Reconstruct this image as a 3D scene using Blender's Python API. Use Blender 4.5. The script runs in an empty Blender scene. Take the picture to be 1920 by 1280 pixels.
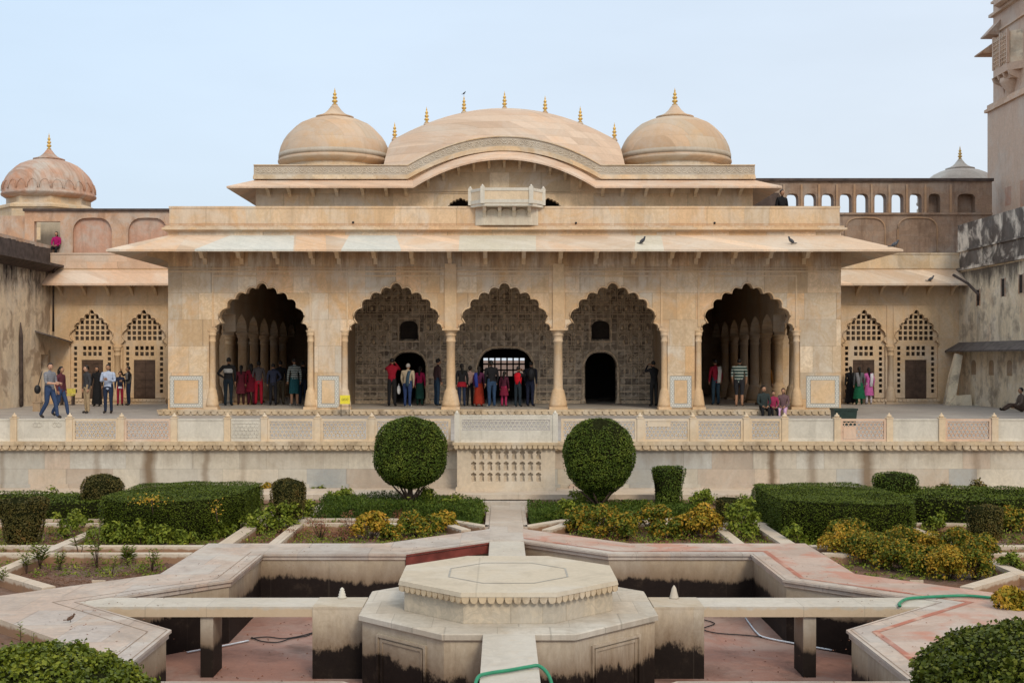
import bpy, bmesh, math, random
import numpy as np
from mathutils import Vector, Matrix
R = math.radians
PI = math.pi
random.seed(7); rng = np.random.default_rng(7)
scene = bpy.context.scene
COL = scene.collection

# ---------------------------------------------------------------- camera, world, sun
CX, CZ, F = -0.08, 3.3, 2320.0
cam = bpy.data.cameras.new('camera'); camo = bpy.data.objects.new('camera', cam); COL.objects.link(camo)
camo.location = (CX, 0, CZ); camo.rotation_euler = (R(90), 0, 0)
cam.sensor_width = 36; cam.lens = F/1920*36
cam.shift_x = 18.3/1920; cam.shift_y = 31/1920
cam.clip_end = 3000; cam.clip_start = 0.1
scene.camera = camo

SUN_EL, SUN_AZ = 38, 160          # azimuth measured from +Y clockwise: behind the camera, a little right
w = bpy.data.worlds.new('World'); scene.world = w; w.use_nodes = True
nt = w.node_tree; bg = nt.nodes['Background']
sky = nt.nodes.new('ShaderNodeTexSky'); sky.sky_type = 'NISHITA'; sky.sun_disc = False
sky.sun_elevation = R(SUN_EL); sky.sun_rotation = R(SUN_AZ)
sky.air_density = 1.0; sky.dust_density = 4.0; sky.ozone_density = 1.0
mx = nt.nodes.new('ShaderNodeMix'); mx.data_type = 'RGBA'; mx.inputs[0].default_value = 0.8
# thin high overcast veil, brighter toward the zenith and slightly warmer toward the right
tcw = nt.nodes.new('ShaderNodeTexCoord'); spw = nt.nodes.new('ShaderNodeSeparateXYZ'); nt.links.new(tcw.outputs['Generated'], spw.inputs[0])
rpz = nt.nodes.new('ShaderNodeValToRGB'); nt.links.new(spw.outputs[2], rpz.inputs[0]); cr = rpz.color_ramp
cr.elements[0].position = 0.0; cr.elements[0].color = (.66, .69, .71, 1); cr.elements[1].position = 1.0; cr.elements[1].color = (1.02, .98, .90, 1)
e = cr.elements.new(.28); e.color = (.66, .73, .80, 1)
e = cr.elements.new(.5); e.color = (.82, .84, .86, 1)
rpx = nt.nodes.new('ShaderNodeMapRange'); rpx.inputs[1].default_value = -.4; rpx.inputs[2].default_value = .4; nt.links.new(spw.outputs[0], rpx.inputs[0])
tint = nt.nodes.new('ShaderNodeMix'); tint.data_type = 'RGBA'; tint.inputs[6].default_value = (9.6, 10.7, 11.8, 1); tint.inputs[7].default_value = (10.9, 11.0, 11.3, 1)
nt.links.new(rpx.outputs[0], tint.inputs[0])
mlt = nt.nodes.new('ShaderNodeMix'); mlt.data_type = 'RGBA'; mlt.blend_type = 'MULTIPLY'; mlt.inputs[0].default_value = 1
nt.links.new(rpz.outputs[0], mlt.inputs[6]); nt.links.new(tint.outputs[2], mlt.inputs[7]); 
hz = nt.nodes.new('ShaderNodeTexNoise'); hz.inputs['Scale'].default_value = 1.6; hz.inputs['Detail'].default_value = 5; hz.inputs['Roughness'].default_value = .6
hm = nt.nodes.new('ShaderNodeMapping'); hm.inputs['Scale'].default_value = (1, 1, 3.5); nt.links.new(tcw.outputs['Generated'], hm.inputs[0]); nt.links.new(hm.outputs[0], hz.inputs['Vector'])
hr_ = nt.nodes.new('ShaderNodeMapRange'); hr_.inputs[1].default_value = .3; hr_.inputs[2].default_value = .7; hr_.inputs[3].default_value = .94; hr_.inputs[4].default_value = 1.05; nt.links.new(hz.outputs['Fac'], hr_.inputs[0])
hv = nt.nodes.new('ShaderNodeVectorMath'); hv.operation = 'SCALE'; nt.links.new(mlt.outputs[2], hv.inputs[0]); nt.links.new(hr_.outputs[0], hv.inputs['Scale']); nt.links.new(hv.outputs[0], mx.inputs[7])
nt.links.new(sky.outputs[0], mx.inputs[6]); nt.links.new(mx.outputs[2], bg.inputs[0])
bg.inputs[1].default_value = 0.115
sun = bpy.data.lights.new('sun', 'SUN'); sun.energy = 1.5; sun.angle = R(14); sun.color = (1.0, 0.88, 0.70)
suno = bpy.data.objects.new('sun', sun); COL.objects.link(suno)
az = R(SUN_AZ); el = R(SUN_EL)
d = Vector((math.sin(az)*math.cos(el), math.cos(az)*math.cos(el), math.sin(el)))
suno.rotation_euler = d.to_track_quat('Z', 'Y').to_euler(); suno.location = (0, -20, 40)
vs = scene.view_settings; vs.view_transform = 'Standard'; vs.look = 'None'; vs.exposure = 0.04; vs.gamma = 1
scene.cycles.max_bounces = 6; scene.cycles.diffuse_bounces = 4; scene.cycles.glossy_bounces = 2
scene.cycles.transparent_max_bounces = 4; scene.cycles.use_denoising = True
scene.cycles.sample_clamp_indirect = 4

def WX(px, D): return (px-941.7)*D/F + CX
def WZ(py, D): return CZ + (671-py)*D/F
def GD(py, z): return F*(CZ-z)/(py-671)

# ---------------------------------------------------------------- materials
class N:
    def __init__(s, name):
        s.m = bpy.data.materials.new(name); s.m.use_nodes = True
        s.t = s.m.node_tree; s.b = s.t.nodes['Principled BSDF']
    def n(s, typ, **kw):
        x = s.t.nodes.new(typ)
        for k, v in kw.items(): setattr(x, k, v)
        return x
    def l(s, a, b): s.t.links.new(a, b)
    def math(s, op, a, b=None, c=None, clamp=False):
        x = s.n('ShaderNodeMath', operation=op); x.use_clamp = clamp
        for i, v in enumerate((a, b, c)):
            if v is None: continue
            if isinstance(v, (int, float)): x.inputs[i].default_value = v
            else: s.l(v, x.inputs[i])
        return x.outputs[0]
    def mix(s, f, a, b, blend='MIX'):
        x = s.n('ShaderNodeMix', data_type='RGBA', blend_type=blend); x.clamp_factor = True
        for i, v in ((0, f), (6, a), (7, b)):
            if isinstance(v, (int, float)): x.inputs[i].default_value = v
            elif isinstance(v, (tuple, list)): x.inputs[i].default_value = (*v[:3], 1)
            else: s.l(v, x.inputs[i])
        return x.outputs[2]
    def ramp(s, f, stops, interp='LINEAR'):
        x = s.n('ShaderNodeValToRGB'); cr = x.color_ramp; cr.interpolation = interp
        while len(cr.elements) < len(stops): cr.elements.new(0.5)
        for e, (p, c) in zip(cr.elements, stops):
            e.position = p; e.color = (*c[:3], 1) if len(c) >= 3 else (c[0],)*3+(1,)
        s.l(f, x.inputs[0]); return x.outputs[0]
    def noise(s, vec, scale, detail=3, rough=.55, dist=0):
        x = s.n('ShaderNodeTexNoise'); x.inputs['Scale'].default_value = scale
        x.inputs['Detail'].default_value = detail; x.inputs['Roughness'].default_value = rough
        x.inputs['Distortion'].default_value = dist
        if vec is not None: s.l(vec, x.inputs['Vector'])
        return x.outputs['Fac']
    def comb(s, x, y, z=0.0):
        c = s.n('ShaderNodeCombineXYZ')
        for i, v in enumerate((x, y, z)):
            if isinstance(v, (int, float)): c.inputs[i].default_value = v
            else: s.l(v, c.inputs[i])
        return c.outputs[0]

def g(*c): return (c,)
def stone(name, cols, slab=(1.0, .6), floor=False, rough=.62, var=.5, vein=.25, streak=0.0, streakcol=(.12, .085, .05),
          joint=.35, blotch=0.0, blotchcol=(.2, .12, .07), water=None, low=None, patch=None, bump=.12, local=False, topdark=None, stains=None, fine=.16, spec=.18, wash=.32, sfreq=3.2):
    a = N(name)
    geo = a.n('ShaderNodeNewGeometry')
    sep = a.n('ShaderNodeSeparateXYZ')
    if local:
        tc = a.n('ShaderNodeTexCoord'); pos = tc.outputs['Object']
    else: pos = geo.outputs['Position']
    a.l(pos, sep.inputs[0]); X, Y, Z = sep.outputs
    if floor: u, v = X, Y
    else: u, v = a.math('ADD', X, a.math('MULTIPLY', Y, 1.6)), Z
    uv = a.comb(u, v)
    # slabs: rows of stones of uneven length, each with its own colour
    W_, H_ = slab
    rowf = a.math('DIVIDE', v, H_); row = a.math('FLOOR', rowf)
    wn0 = a.n('ShaderNodeTexWhiteNoise', noise_dimensions='1D'); a.l(row, wn0.inputs['W'])
    colf = a.math('ADD', a.math('DIVIDE', u, W_), a.math('MULTIPLY', wn0.outputs['Value'], 7.3))
    colf = a.math('ADD', colf, a.math('MULTIPLY', a.math('SINE', a.math('MULTIPLY', colf, 2.7)), .24)); colu = a.math('FLOOR', colf)
    wn1 = a.n('ShaderNodeTexWhiteNoise', noise_dimensions='2D'); a.l(a.comb(colu, row), wn1.inputs['Vector'])
    n = len(cols)
    mean = tuple(sum(c[i] for c in cols)/n for i in range(3))
    base = a.ramp(wn1.outputs['Value'], [(i/n, c) for i, c in enumerate(cols)], 'CONSTANT')
    sepc = a.n('ShaderNodeSeparateColor'); a.l(wn1.outputs['Color'], sepc.inputs[0])
    base = a.mix(1.0, base, a.ramp(sepc.outputs[1], [(0, (1-.30*var,)), (1, (1+.16*var,))]), 'MULTIPLY')
    base = a.mix(1-var*.85, base, mean)
    fu = a.math('FRACT', colf); fv = a.math('FRACT', rowf)
    eu = a.math('MULTIPLY', a.math('MINIMUM', fu, a.math('SUBTRACT', 1.0, fu)), W_); evv = a.math('MULTIPLY', a.math('MINIMUM', fv, a.math('SUBTRACT', 1.0, fv)), H_)
    JF = a.math('SUBTRACT', 1.0, a.math('MULTIPLY', a.math('MINIMUM', eu, evv), 1/.011), clamp=True)
    nz = a.noise(pos, .9, 4)
    base = a.mix(a.math('MULTIPLY', a.ramp(nz, [(.35, (0,)), (.7, (1,))]), .35), base, cols[0])
    nv = a.noise(pos, 2.6, 7, .65, 1.6)
    base = a.mix(a.math('MULTIPLY', a.ramp(nv, [(.42, (0,)), (.5, (1,)), (.58, (0,))]), vein), base, tuple(c*.62 for c in cols[-1]))
    nf = a.noise(pos, 14, 5, .7)
    base = a.mix(fine, base, a.ramp(nf, [(.3, (.55,)), (.7, (1.25,))]), 'MULTIPLY')
    # broad uneven weathering: pale lime bloom, grey wash and thin brown runs
    w1 = a.noise(pos, .55, 7, .68, .8)
    base = a.mix(a.math('MULTIPLY', a.ramp(w1, [(.46, (0,)), (.62, (1,))]), wash*1.2), base, tuple(min(1, c*1.0+.13) for c in (sum(mean)/3*1.0, sum(mean)/3*.94, sum(mean)/3*.82)))
    w2 = a.noise(a.comb(a.math('MULTIPLY', u, 1.5), a.math('MULTIPLY', v, .7 if not floor else 1.5), 7.0), 1.1, 8, .74, .6)
    base = a.mix(a.math('MULTIPLY', a.ramp(w2, [(.50, (0,)), (.66, (1,))]), wash*1.0), base, tuple(c*.56 for c in mean))
    if patch:
        pn = a.noise(pos, patch[1], 5, .6, .5)
        base = a.mix(a.ramp(pn, [(patch[2], (0,)), (patch[2]+.12, (patch[3],))]), base, patch[0])
    if blotch:
        bn = a.noise(pos, 1.3, 8, .72)
        base = a.mix(a.math('MULTIPLY', a.ramp(bn, [(.5, (0,)), (.62, (1,))]), blotch), base, blotchcol)
    if streak:
        sv = a.comb(a.math('MULTIPLY', u, sfreq), a.math('MULTIPLY', v, .35))
        sn = a.noise(sv, 1.0, 5, .7)
        base = a.mix(a.math('MULTIPLY', a.ramp(sn, [(.5, (0,)), (.68, (1,))]), streak), base, streakcol)
    if topdark:      # (z, height, amount, colour): weathering below a ledge, and eave shade painted on the front wall
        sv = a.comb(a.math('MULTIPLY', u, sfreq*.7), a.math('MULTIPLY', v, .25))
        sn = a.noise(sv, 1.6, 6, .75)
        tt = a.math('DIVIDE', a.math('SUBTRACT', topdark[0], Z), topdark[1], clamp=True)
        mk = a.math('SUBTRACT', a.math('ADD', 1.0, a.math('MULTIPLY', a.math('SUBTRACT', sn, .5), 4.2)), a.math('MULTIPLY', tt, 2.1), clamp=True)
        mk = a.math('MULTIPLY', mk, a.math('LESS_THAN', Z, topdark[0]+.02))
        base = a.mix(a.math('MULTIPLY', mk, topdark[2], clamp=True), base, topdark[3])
    for (sx, sw, sa, z0_, z1_) in (stains or []):     # individual water stains: x, half width, strength, foot, top
        dn = a.noise(a.comb(sx, a.math('MULTIPLY', Z, 1.0)), 3.0, 4)
        dx = a.math('ABSOLUTE', a.math('ADD', a.math('SUBTRACT', X, sx), a.math('MULTIPLY', a.math('SUBTRACT', dn, .5), sw*1.5)))
        mk = a.math('SUBTRACT', 1.25, a.math('DIVIDE', dx, sw), clamp=True)
        base = a.mix(a.math('MULTIPLY', mk, sa), base, streakcol)
    if low:          # (z, colour, amount): soil splash low on the stone
        ln = a.noise(pos, 7, 4)
        mk = a.math('MULTIPLY', a.math('SUBTRACT', a.math('ADD', low[0], a.math('MULTIPLY', a.math('SUBTRACT', ln, .5), .12)), Z), 30, clamp=True)
        base = a.mix(a.math('MULTIPLY', mk, low[2]), base, low[1])
    if water:        # (z, colour, rise): tide line of dried algae
        wn = a.noise(a.comb(a.math('MULTIPLY', u, 3.0), a.math('MULTIPLY', v, 1.2)), 2.2, 7, .75)
        wlf = a.noise(pos, .8, 3, .5)
        wl = a.math('ADD', a.math('ADD', water[0], a.math('MULTIPLY', a.math('SUBTRACT', wn, .5), water[2]*1.3)), a.math('MULTIPLY', a.math('SUBTRACT', wlf, .5), .38))
        soft = a.math('MULTIPLY', a.math('SUBTRACT', a.math('ADD', wl, .42), Z), 2.3, clamp=True)
        base = a.mix(a.math('MULTIPLY', soft, .85), base, (.16, .105, .065))
        mk = a.math('MULTIPLY', a.math('SUBTRACT', wl, Z), 16, clamp=True)
        wp = a.noise(pos, 5, 6, .75)
        base = a.mix(a.math('MULTIPLY', mk, a.ramp(wp, [(.3, (1.0,)), (.56, (.98,)), (.74, (.86,))])), base, water[1])
    jm = a.math('MULTIPLY', JF, joint)
    base = a.mix(jm, base, tuple(c*.28 for c in mean))
    a.l(base, a.b.inputs['Base Color']); a.b.inputs['Roughness'].default_value = rough
    a.b.inputs['Specular IOR Level'].default_value = spec
    bp = a.n('ShaderNodeBump'); bp.inputs['Strength'].default_value = bump; bp.inputs['Distance'].default_value = .03
    hgt = a.math('SUBTRACT', nf, a.math('MULTIPLY', JF, .6))
    a.l(hgt, bp.inputs['Height']); a.l(bp.outputs[0], a.b.inputs['Normal'])
    return a.m

def plain(name, c, rough=.6, var=.25, scale=8, metal=0.0, local=True, spec=.3):
    a = N(name); tc = a.n('ShaderNodeTexCoord')
    nz = a.noise(tc.outputs['Object'], scale, 4)
    a.l(a.mix(1.0, c, a.ramp(nz, [(.3, (1-var,)), (.7, (1+var,))]), 'MULTIPLY'), a.b.inputs['Base Color'])
    a.b.inputs['Roughness'].default_value = rough; a.b.inputs['Metallic'].default_value = metal
    a.b.inputs['Specular IOR Level'].default_value = spec
    return a.m

def leafmat(name, stops, rough=.5, trans=.12):
    a = N(name); geo = a.n('ShaderNodeNewGeometry'); tc = a.n('ShaderNodeTexCoord')
    nz = a.math('ADD', a.math('MULTIPLY', a.noise(tc.outputs['Object'], 4.5, 4), .6), a.math('MULTIPLY', a.noise(tc.outputs['Object'], 1.5, 3), .4))
    f = a.math('ADD', a.math('MULTIPLY', geo.outputs['Random Per Island'], .5), a.math('MULTIPLY', a.math('SUBTRACT', nz, .34), 1.5), clamp=True)
    c = a.ramp(f, stops); a.l(c, a.b.inputs['Base Color']); a.b.inputs['Roughness'].default_value = rough
    a.b.inputs['Specular IOR Level'].default_value = .12
    tr = a.n('ShaderNodeBsdfTranslucent'); a.l(c, tr.inputs[0]); ms = a.n('ShaderNodeMixShader'); ms.inputs[0].default_value = trans
    a.l(a.b.outputs[0], ms.inputs[1]); a.l(tr.outputs[0], ms.inputs[2])
    a.l(ms.outputs[0], a.t.nodes['Material Output'].inputs[0]); return a.m

M = {}
CREAM = [(.66, .455, .265), (.68, .49, .30), (.73, .57, .39), (.62, .39, .20), (.76, .56, .37), (.52, .46, .37), (.68, .43, .24), (.75, .62, .46), (.66, .46, .27)]
M['marble'] = stone('marble_wall', CREAM, (.92, .93), var=1, streak=.30, streakcol=(.42, .26, .14), vein=.4, patch=((.60, .36, .17), .8, .57, .5), topdark=(7.3, 2.2, .75, (.25, .14, .075)), wash=.45, joint=.55)  # topdark paints the eave's shade, mixed with drip stains, into the wall
M['marble_plain'] = stone('marble_carved', [(.67, .47, .28), (.70, .53, .34), (.65, .44, .255)], (1.6, 1.4), var=.5, joint=.15, streak=.1)
M['marble_up'] = stone('marble_upper', [(.68, .49, .30), (.62, .45, .28), (.66, .55, .40), (.62, .47, .30)], (1.1, .8), var=.9, wash=.45, streak=.22, streakcol=(.30, .22, .14))
M['eave'] = stone('eave_slabs', [(.68, .48, .33), (.70, .52, .37), (.66, .45, .30), (.70, .56, .43), (.68, .50, .35), (.68, .53, .39)], (1.35, 20), var=1, joint=.3, bump=.06)
M['pink'] = stone('pink_sandstone', [(.66, .45, .31), (.68, .48, .34), (.64, .42, .28), (.66, .50, .38)], (1.3, .5), var=.8, streak=.16, streakcol=(.42, .28, .18))
M['vault'] = stone('vault_slabs', [(.59, .43, .315), (.61, .45, .33), (.57, .40, .285), (.60, .47, .365)], (1.5, .33), var=.8, streak=.2, streakcol=(.46, .34, .23), wash=.28, vein=.1, patch=((.66, .42, .26), .7, .58, .5))
M['dome'] = stone('dome_stone', [(.57, .40, .265), (.55, .36, .22), (.57, .43, .30), (.52, .44, .34), (.59, .41, .27)], (.95, .75), var=.8, joint=.22, vein=.08, patch=((.60, .37, .18), .8, .57, .45), streak=.2, streakcol=(.42, .29, .18), wash=.28)
M['frieze'] = stone('frieze_grey', [(.46, .39, .31), (.50, .43, .34)], (.8, .8), var=.6, joint=.1)
M['gold'] = plain('finial_gold', (.62, .40, .12), .4, .3, 20, .35)
M['white'] = stone('white_marble', [(.64, .60, .52), (.68, .64, .56), (.58, .54, .46)], (.9, .7), var=.5, vein=.2, streak=.12, joint=.15)
M['jalitan'] = stone('jali_tan', [(.66, .51, .34), (.70, .56, .40)], (1.2, 1), var=.4, joint=.05)
M['jalipink'] = stone('jali_pink', [(.66, .44, .31), (.66, .50, .38)], (1.2, 1), var=.4, joint=.05)
M['terwall'] = stone('retaining_wall', [(.52, .46, .37), (.55, .50, .41), (.52, .41, .31), (.50, .49, .45), (.60, .54, .44), (.54, .42, .33), (.40, .43, .44), (.58, .54, .46), (.54, .49, .41)], (.95, .66), var=1,
                     streak=.12, streakcol=(.17, .115, .07), topdark=(1.12, .8, .30, (.17, .12, .08)), stains=[(-9.75, .10, .5, 0, 1), (-8.48, .17, .9, 0, 1), (-7.15, .10, .6, 0, 1), (-6.25, .09, .35, 0, 1), (-12.0, .08, .4, 0, 1), (6.35, .11, .9, 0, 1), (7.30, .13, .55, 0, 1), (8.62, .20, .85, 0, 1), (4.0, .08, .3, 0, 1), (11.2, .1, .4, 0, 1)])
M['cornice'] = stone('cornice_stone', [(.58, .44, .28), (.60, .48, .33)], (1.0, 1), var=.5, blotch=.65, blotchcol=(.20, .14, .09))
M['terrace'] = stone('terrace_paving', [(.38, .34, .31), (.42, .38, .34), (.36, .33, .31)], (1.2, .8), floor=True, var=.6)
M['path'] = stone('path_stone', [(.49, .40, .32), (.51, .43, .35), (.47, .37, .29), (.47, .43, .39)], (.9, .9), floor=True, var=.6, blotch=.12,
                  patch=((.56, .28, .19), .55, .56, .0))
M['starpath'] = None
M['curb'] = stone('curb_stone', [(.58, .48, .37), (.56, .45, .34)], (1.2, 3), floor=True, var=.5, low=(-.045, (.26, .14, .075), .9))
M['poolwall'] = stone('pool_wall', [(.50, .42, .31), (.47, .41, .33), (.52, .41, .28)], (1.1, 2.0), var=.6, streak=.2, water=(-.41, (.009, .005, .0045), .26), joint=.15)
M['octwall'] = stone('island_wall', [(.55, .47, .36), (.56, .50, .40), (.55, .44, .31)], (.8, 2.0), var=.7, streak=.35, streakcol=(.26, .18, .10), water=(-.50, (.009, .0055, .0045), .42), joint=.2)
M['octtop'] = stone('island_top', [(.52, .46, .38), (.54, .49, .41), (.50, .43, .34)], (.8, .8), floor=True, var=.8, joint=.45, streak=.3, streakcol=(.34, .27, .20), wash=.5)
M['slab'] = stone('slab_marble', [(.54, .46, .35), (.56, .49, .38)], (1.437, 9), floor=True, var=.3, joint=.25, vein=.1)
M['groove'] = plain('stone_groove', (.24, .17, .12), .8)
M['inlay'] = plain('grey_inlay', (.34, .32, .28), .6)
M['beam'] = stone('bridge_beam', [(.51, .46, .38), (.54, .49, .42)], (1.25, 9), floor=True, var=.5, joint=.4, low=(-.01, (.50, .35, .20), .6))
M['pier'] = stone('pool_pier', [(.50, .44, .36), (.46, .40, .32)], (2, 3), var=.4, streak=.3, water=(-.55, (.012, .008, .0065), .12))
M['floor_pool'] = stone('pool_floor', [(.33, .16, .115), (.36, .19, .14), (.33, .20, .17)], (3, 3), floor=True, var=.4, joint=.08, blotch=.45, blotchcol=(.15, .08, .06), patch=((.11, .06, .045), .7, .57, .8))
M['soil'] = stone('soil', [(.19, .10, .065), (.16, .085, .055), (.22, .125, .08)], (7, 7), floor=True, var=.3, rough=.95, joint=0, blotch=.6, fine=.7, vein=0, blotchcol=(.09, .05, .03), bump=1.0)
M['hall'] = stone('hall_floor', [(.42, .38, .33), (.46, .41, .36)], (1, 1), floor=True, var=.5)
M['inner'] = stone('dimmed_plaster', [(.38, .27, .17), (.42, .31, .21)], (1.2, .9), var=.5)  # plaster colour lowered so the hall's dimness is painted in
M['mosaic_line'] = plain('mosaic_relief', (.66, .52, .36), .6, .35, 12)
M['inner_col'] = stone('shaded_column_marble', [(.33, .215, .12), (.36, .24, .14)], (1.2, .9), var=.5)  # darker copy of the column marble, hall shade put into the colour
M['dark'] = plain('recess_shade', (.035, .028, .024), .9, .2)  # near-black paint puts the shade of openings and unlit rooms into the colour
M['dim'] = plain('screen_shade', (.13, .10, .08), .9, .2)  # dark panel colour standing in for shade behind the pierced screens
M['wood'] = plain('old_door_wood', (.085, .052, .036), .6, .3, 5)
M['ochre'] = stone('old_plaster', [(.84, .67, .47), (.86, .74, .57), (.82, .63, .44)], (6, 4), var=.5, joint=0, patch=((.34, .24, .17), 1.4, .50, .75), streak=.55, sfreq=.7, streakcol=(.30, .22, .16), blotch=.2, blotchcol=(.42, .31, .22), topdark=(7.3, 2.8, 1.0, (.05, .038, .033)), wash=.3)
M['blackwall'] = stone('blackened_plaster', [(.16, .13, .11), (.12, .10, .09)], (5, 3), var=.5, joint=0, streak=.5, sfreq=.9, streakcol=(.025, .022, .02), patch=((.72, .65, .56), 1.0, .49, 1.0), blotch=.5, blotchcol=(.05, .045, .04))
M['greywall'] = stone('weathered_plaster', [(.84, .72, .53), (.86, .75, .56), (.82, .70, .54)], (6, 4), var=.6, joint=0, streak=.55, sfreq=.8, streakcol=(.14, .11, .09), blotch=.6, blotchcol=(.20, .165, .14), topdark=(7.0, 1.6, .9, (.06, .05, .045)), patch=((.55, .34, .20), .5, .58, .5), wash=.5)
M['redplaster'] = stone('red_plaster', [(.54, .32, .20), (.56, .36, .24)], (6, 4), var=.6, joint=0, streak=.6, sfreq=1.6, streakcol=(.24, .14, .10), wash=.6)
M['pinkpaint'] = stone('pink_painted_panel', [(.54, .29, .20), (.54, .33, .24)], (9, 9), var=.4, joint=0, streak=.3, wash=.5)
M['brownwall'] = stone('brown_masonry', [(.33, .22, .155), (.38, .26, .18), (.27, .19, .14)], (.6, .25), var=.5, joint=.15, streak=.5, streakcol=(.09, .05, .035), blotch=.45, blotchcol=(.16, .095, .06))
M['tower'] = stone('tower_plaster', [(.60, .43, .32), (.62, .46, .35), (.57, .40, .30)], (9, 9), var=.5, joint=0, streak=.15, streakcol=(.34, .2, .14))
M['reddome'] = stone('red_dome', [(.52, .27, .17), (.55, .34, .23), (.50, .29, .20)], (1.3, .5), var=.6, joint=.1, streak=.5, streakcol=(.26, .16, .11), wash=.7)
M['greydome'] = stone('grey_dome', [(.52, .46, .40), (.56, .49, .43), (.50, .42, .36)], (1.0, .6), var=.6, streak=.5, streakcol=(.30, .24, .19), wash=.6)
M['darkstone'] = plain('sooty_stone', (.075, .055, .048), .85, .4, 4)
M['slate'] = plain('slate_roof', (.11, .095, .09), .8, .4, 4)
M['bark'] = plain('bark', (.085, .055, .038), .9, .4, 20)
M['leaf_dark'] = leafmat('leaf_topiary', [(.0, (.026, .050, .007)), (.5, (.072, .110, .014)), (1, (.19, .22, .03))])
M['leaf_hedge'] = leafmat('leaf_hedge', [(.0, (.028, .046, .005)), (.5, (.078, .110, .011)), (1, (.16, .19, .022))])
M['leaf_brown'] = leafmat('leaf_bronze_topiary', [(.0, (.040, .040, .012)), (.55, (.105, .092, .024)), (1, (.22, .11, .03))])
M['leaf_fresh'] = leafmat('leaf_fresh', [(.0, (.045, .07, .01)), (.5, (.14, .18, .02)), (1, (.36, .36, .05))])
M['leaf_gold'] = leafmat('leaf_croton', [(.0, (.05, .08, .012)), (.25, (.16, .15, .015)), (.5, (.36, .24, .025)), (.8, (.50, .27, .035)), (1, (.38, .15, .03))])
M['leaf_gold2'] = leafmat('leaf_croton_green', [(.0, (.025, .05, .008)), (.42, (.09, .12, .014)), (.62, (.28, .20, .02)), (.85, (.44, .22, .03)), (1, (.34, .12, .03))])
M['leaf_red'] = leafmat('leaf_russet', [(.0, (.10, .05, .03)), (.5, (.22, .09, .05)), (1, (.34, .16, .09))])
M['leaf_near'] = leafmat('leaf_near', [(.0, (.028, .045, .006)), (.5, (.11, .14, .014)), (1, (.33, .34, .04))], rough=.4)
M['leaf_near2'] = leafmat('leaf_near_dark', [(.0, (.020, .032, .004)), (.5, (.065, .085, .010)), (1, (.20, .21, .03))], rough=.4)
M['grass'] = leafmat('leaf_groundcover', [(.0, (.025, .046, .007)), (.5, (.06, .098, .012)), (1, (.13, .17, .025))])
M['yellow'] = plain('sign_yellow', (.72, .62, .05), .5, .08)
M['black'] = plain('black_paint', (.015, .015, .017), .5)
M['hose'] = plain('green_hose', (.03, .22, .12), .35, .15)
M['whitepipe'] = plain('pipe_plastic', (.55, .60, .68), .4, .1)
M['bin'] = plain('bin_plastic', (.018, .035, .03), .4)
M['pigeon'] = plain('pigeon_feather', (.07, .075, .09), .6, .4, 30)
M['sparrow'] = plain('sparrow_feather', (.10, .055, .035), .7, .4, 40)
M['bluewhite'] = plain('blue_glass', (.05, .07, .09), .2)

def starmat():
    """star path: warm marble on the left, rose stained sandstone on the right, red painted band set in"""
    m = stone('star_path', [(.50, .39, .31), (.52, .42, .345), (.48, .36, .285), (.46, .42, .39)], (.9, .9), floor=True, var=.8, joint=.4, vein=.35, bump=.08, streak=.25, streakcol=(.36, .27, .20), wash=.5)
    return m
M['starpath'] = starmat()
M['starpink'] = stone('star_path_rose', [(.50, .38, .31), (.52, .41, .34), (.48, .34, .27)], (.9, .9), floor=True, var=.8, joint=.08, patch=((.46, .19, .125), 1.15, .47, .68), vein=.2, bump=.08)
M['redband'] = stone('red_band', [(.40, .14, .09), (.44, .18, .12)], (2, 2), floor=True, var=.4, joint=0, patch=((.54, .38, .29), 1.8, .50, .8))
M['redpaint'] = plain('red_oxide_wash', (.19, .045, .035), .8, .4, 3)

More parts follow.
